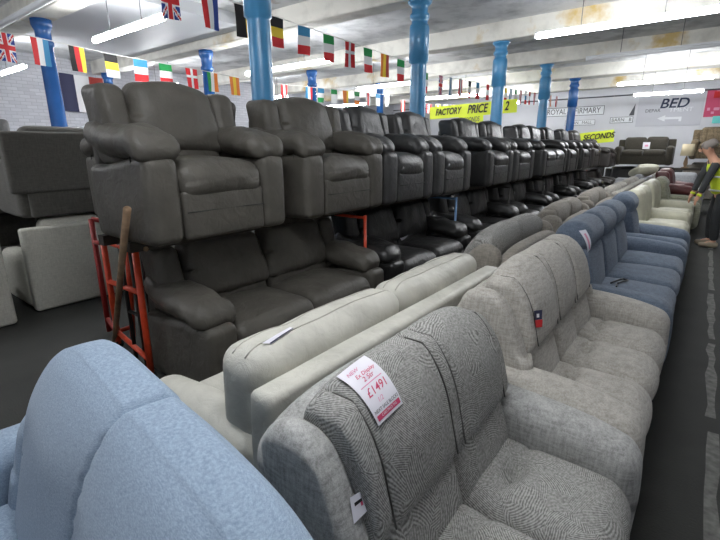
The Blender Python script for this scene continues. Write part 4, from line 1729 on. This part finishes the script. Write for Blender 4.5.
q.build('dark_print', M['ink'], t4)


# ------------------------------------------------------------------ people
def skin_mesh(name, verts, edges, radii, mat, parent=None, sub=2):
    me = bpy.data.meshes.new(name)
    me.from_pydata([tuple(v) for v in verts], edges, [])
    o = bpy.data.objects.new(name, me)
    COL.objects.link(o)
    md = o.modifiers.new('skin', 'SKIN')
    md.use_smooth_shade = True
    if not me.skin_vertices:
        me.skin_vertices.new()
    for i, r_ in enumerate(radii):
        sv = me.skin_vertices[0].data[i]
        sv.radius = r_ if isinstance(r_, tuple) else (r_, r_)
        sv.use_root = i == 0
    s2 = o.modifiers.new('sub', 'SUBSURF')
    s2.levels = s2.render_levels = sub
    dg = bpy.context.evaluated_depsgraph_get()
    dg.update()
    nm = bpy.data.meshes.new_from_object(o.evaluated_get(dg))
    o.modifiers.clear()
    o.data = nm
    nm.materials.clear()
    nm.materials.append(mat)
    for p_ in nm.polygons:
        p_.use_smooth = True
    if parent is not None:
        o.parent = parent
    return o


# man stooping over the sofas: local -Y is the way he faces
man = thing('person', 'person in a yellow hi-vis vest and dark clothes stooping over the far sofas', 'person', (.215, 9.42, 0), R(-76))
V, E_, RR = [], [], []


def jn(p, r_, par=None):
    V.append(Vector(p))
    RR.append(r_)
    if par is not None:
        E_.append((par, len(V) - 1))
    return len(V) - 1


pel = jn((0, .06, .92), (.135, .105))
ab = jn((0, .02, 1.06), (.13, .10), pel)
chs = jn((0, -.06, 1.26), (.155, .11), ab)
up_ = jn((0, -.12, 1.38), (.12, .09), chs)
nk = jn((0, -.17, 1.47), .055, up_)
hd0 = jn((0, -.22, 1.54), (.065, .07), nk)
hd1 = jn((0, -.26, 1.60), (.078, .092), hd0)
hd2 = jn((0, -.25, 1.66), (.062, .07), hd1)
HANDS = []
for s in (-1, 1):
    sh = jn((s * .16, -.14, 1.37), .065, up_)
    el = jn((s * .20, -.235, 1.10), .046, sh)
    wrst = jn((s * .20, -.29, .87), .03, el)
    palm = jn((s * .20, -.315, .80), (.038, .02), wrst)
    HANDS.append((s, palm))
    for k, (dx, ln) in enumerate(((-.030, .075), (-.010, .085), (.010, .08), (.030, .065))):
        f0 = jn((s * .19 + dx, -.325, .765), .010, palm)
        f1 = jn((s * .19 + dx * 1.15, -.33, .765 - ln * .5), .009, f0)
        jn((s * .19 + dx * 1.15, -.325, .765 - ln * .85), .007, f1)
    th = jn((s * .19 - s * .045, -.325, .80), .011, palm)
    jn((s * .19 - s * .06, -.345, .77), .009, th)
    hip = jn((s * .095, .06, .86), .088, pel)
    kn = jn((s * .11, .015, .48), .06, hip)
    an = jn((s * .12, .05, .09), .04, kn)
    jn((s * .12, -.09, .045), (.042, .03), an)
skin_mesh('body', V, E_, RR, M['skin'], man)
# clothes
cv = [(0, .07, .86), (0, .06, .98), (0, .02, 1.1), (0, -.06, 1.27), (0, -.12, 1.385), (0, -.15, 1.42)]
skin_mesh('hi_vis_vest', cv, [(i, i + 1) for i in range(5)], [(.19, .185), (.185, .175), (.185, .17), (.195, .17), (.17, .13), (.09, .08)], M['hivis'], man)
skin_mesh('collar', [(0, -.10, 1.33), (0, -.13, 1.40), (0, -.155, 1.445), (0, -.175, 1.475)], [(0, 1), (1, 2), (2, 3)], [(.15, .11), (.125, .09), (.085, .075), (.066, .066)], M['coat'], man)
for z_, y_ in ((.94, .065), (1.16, -.01)):
    q = MB()
    for k in range(25):
        pass
    pts = [(.188 * math.cos(a_), y_ + .18 * math.sin(a_), z_) for a_ in [2 * PI * k / 24 for k in range(25)]]
    tube(q, pts, .016, 6)
    q.build('reflective_band', M['silver'], man)
for s in (-1, 1):
    skin_mesh('sleeve', [(s * .14, -.13, 1.385), (s * .165, -.15, 1.34), (s * .205, -.235, 1.10), (s * .202, -.285, .89)], [(0, 1), (1, 2), (2, 3)],
              [.065, .07, .056, .044], M['coat'], man)
    skin_mesh('glove_cuff', [(s * .202, -.282, .90), (s * .2, -.302, .835)], [(0, 1)], [.052, .048], M['hivis'], man, 1)
    skin_mesh('trouser_leg', [(s * .06, .07, .93), (s * .095, .06, .82), (s * .112, .015, .48), (s * .12, .045, .1)], [(0, 1), (1, 2), (2, 3)], [(.11, .12), (.105, .11), (.078, .082), (.068, .07)], M['trouser'], man)
    q = MB()
    Vv, Ff = soft(.095, .27, .1, .04, c=(s * .12, -.025, .05), n=(3, 6, 3), fn=lambda P, H: np.stack([P[:, 0] * (1 - .15 * (P[:, 1] < -.08)), P[:, 1], P[:, 2] * np.where(P[:, 1] < -.03, .8, 1) - .01 * (P[:, 1] < -.03) * (P[:, 2] > 0) * 1], 1))
    q.add(Vv, Ff)
    q.build('boot', M['shoe'], man)
q = MB()
Vv, Ff = soft(.185, .215, .15, .07, c=(0, -.235, 1.665), rot=(R(28), 0, 0), n=(4, 4, 3), wr=.004, wk=30)
q.add(Vv, Ff)
q.build('hair', M['hair'], man)
# face
fc = MB()
Vv, Ff = soft(.028, .04, .05, .012, c=(0, -.352, 1.575), rot=(R(25), 0, 0), n=(1, 1, 1))
fc.add(Vv, Ff)
fc.build('nose', M['skin'], man)
for s in (-1, 1):
    q = MB()
    Vv, Ff = soft(.024, .012, .012, .005, c=(s * .034, -.343, 1.605), n=(1, 1, 1))
    q.add(Vv, Ff)
    q.build('eye', M['ink'], man)
    q = MB()
    Vv, Ff = soft(.02, .035, .055, .009, c=(s * .09, -.25, 1.595), n=(1, 1, 1))
    q.add(Vv, Ff)
    q.build('ear', M['skin'], man)
q = MB()
Vv, Ff = soft(.05, .012, .01, .004, c=(0, -.325, 1.54), n=(1, 1, 1))
q.add(Vv, Ff)
q.build('mouth', M['maroon_l'], man)

# ------------------------------------------------------------------ world, view
w = bpy.data.worlds.new('world')
S.world = w
w.use_nodes = True
w.node_tree.nodes['Background'].inputs['Color'].default_value = (.6, .65, .7, 1)
w.node_tree.nodes['Background'].inputs['Strength'].default_value = .2
S.view_settings.view_transform = 'Standard'
S.view_settings.look = 'None'
S.view_settings.gamma = 1
S.view_settings.use_curve_mapping = False
S.view_settings.exposure = .34
S.cycles.use_denoising = True
S.cycles.max_bounces = 8
S.cycles.diffuse_bounces = 5
S.cycles.sample_clamp_indirect = 6
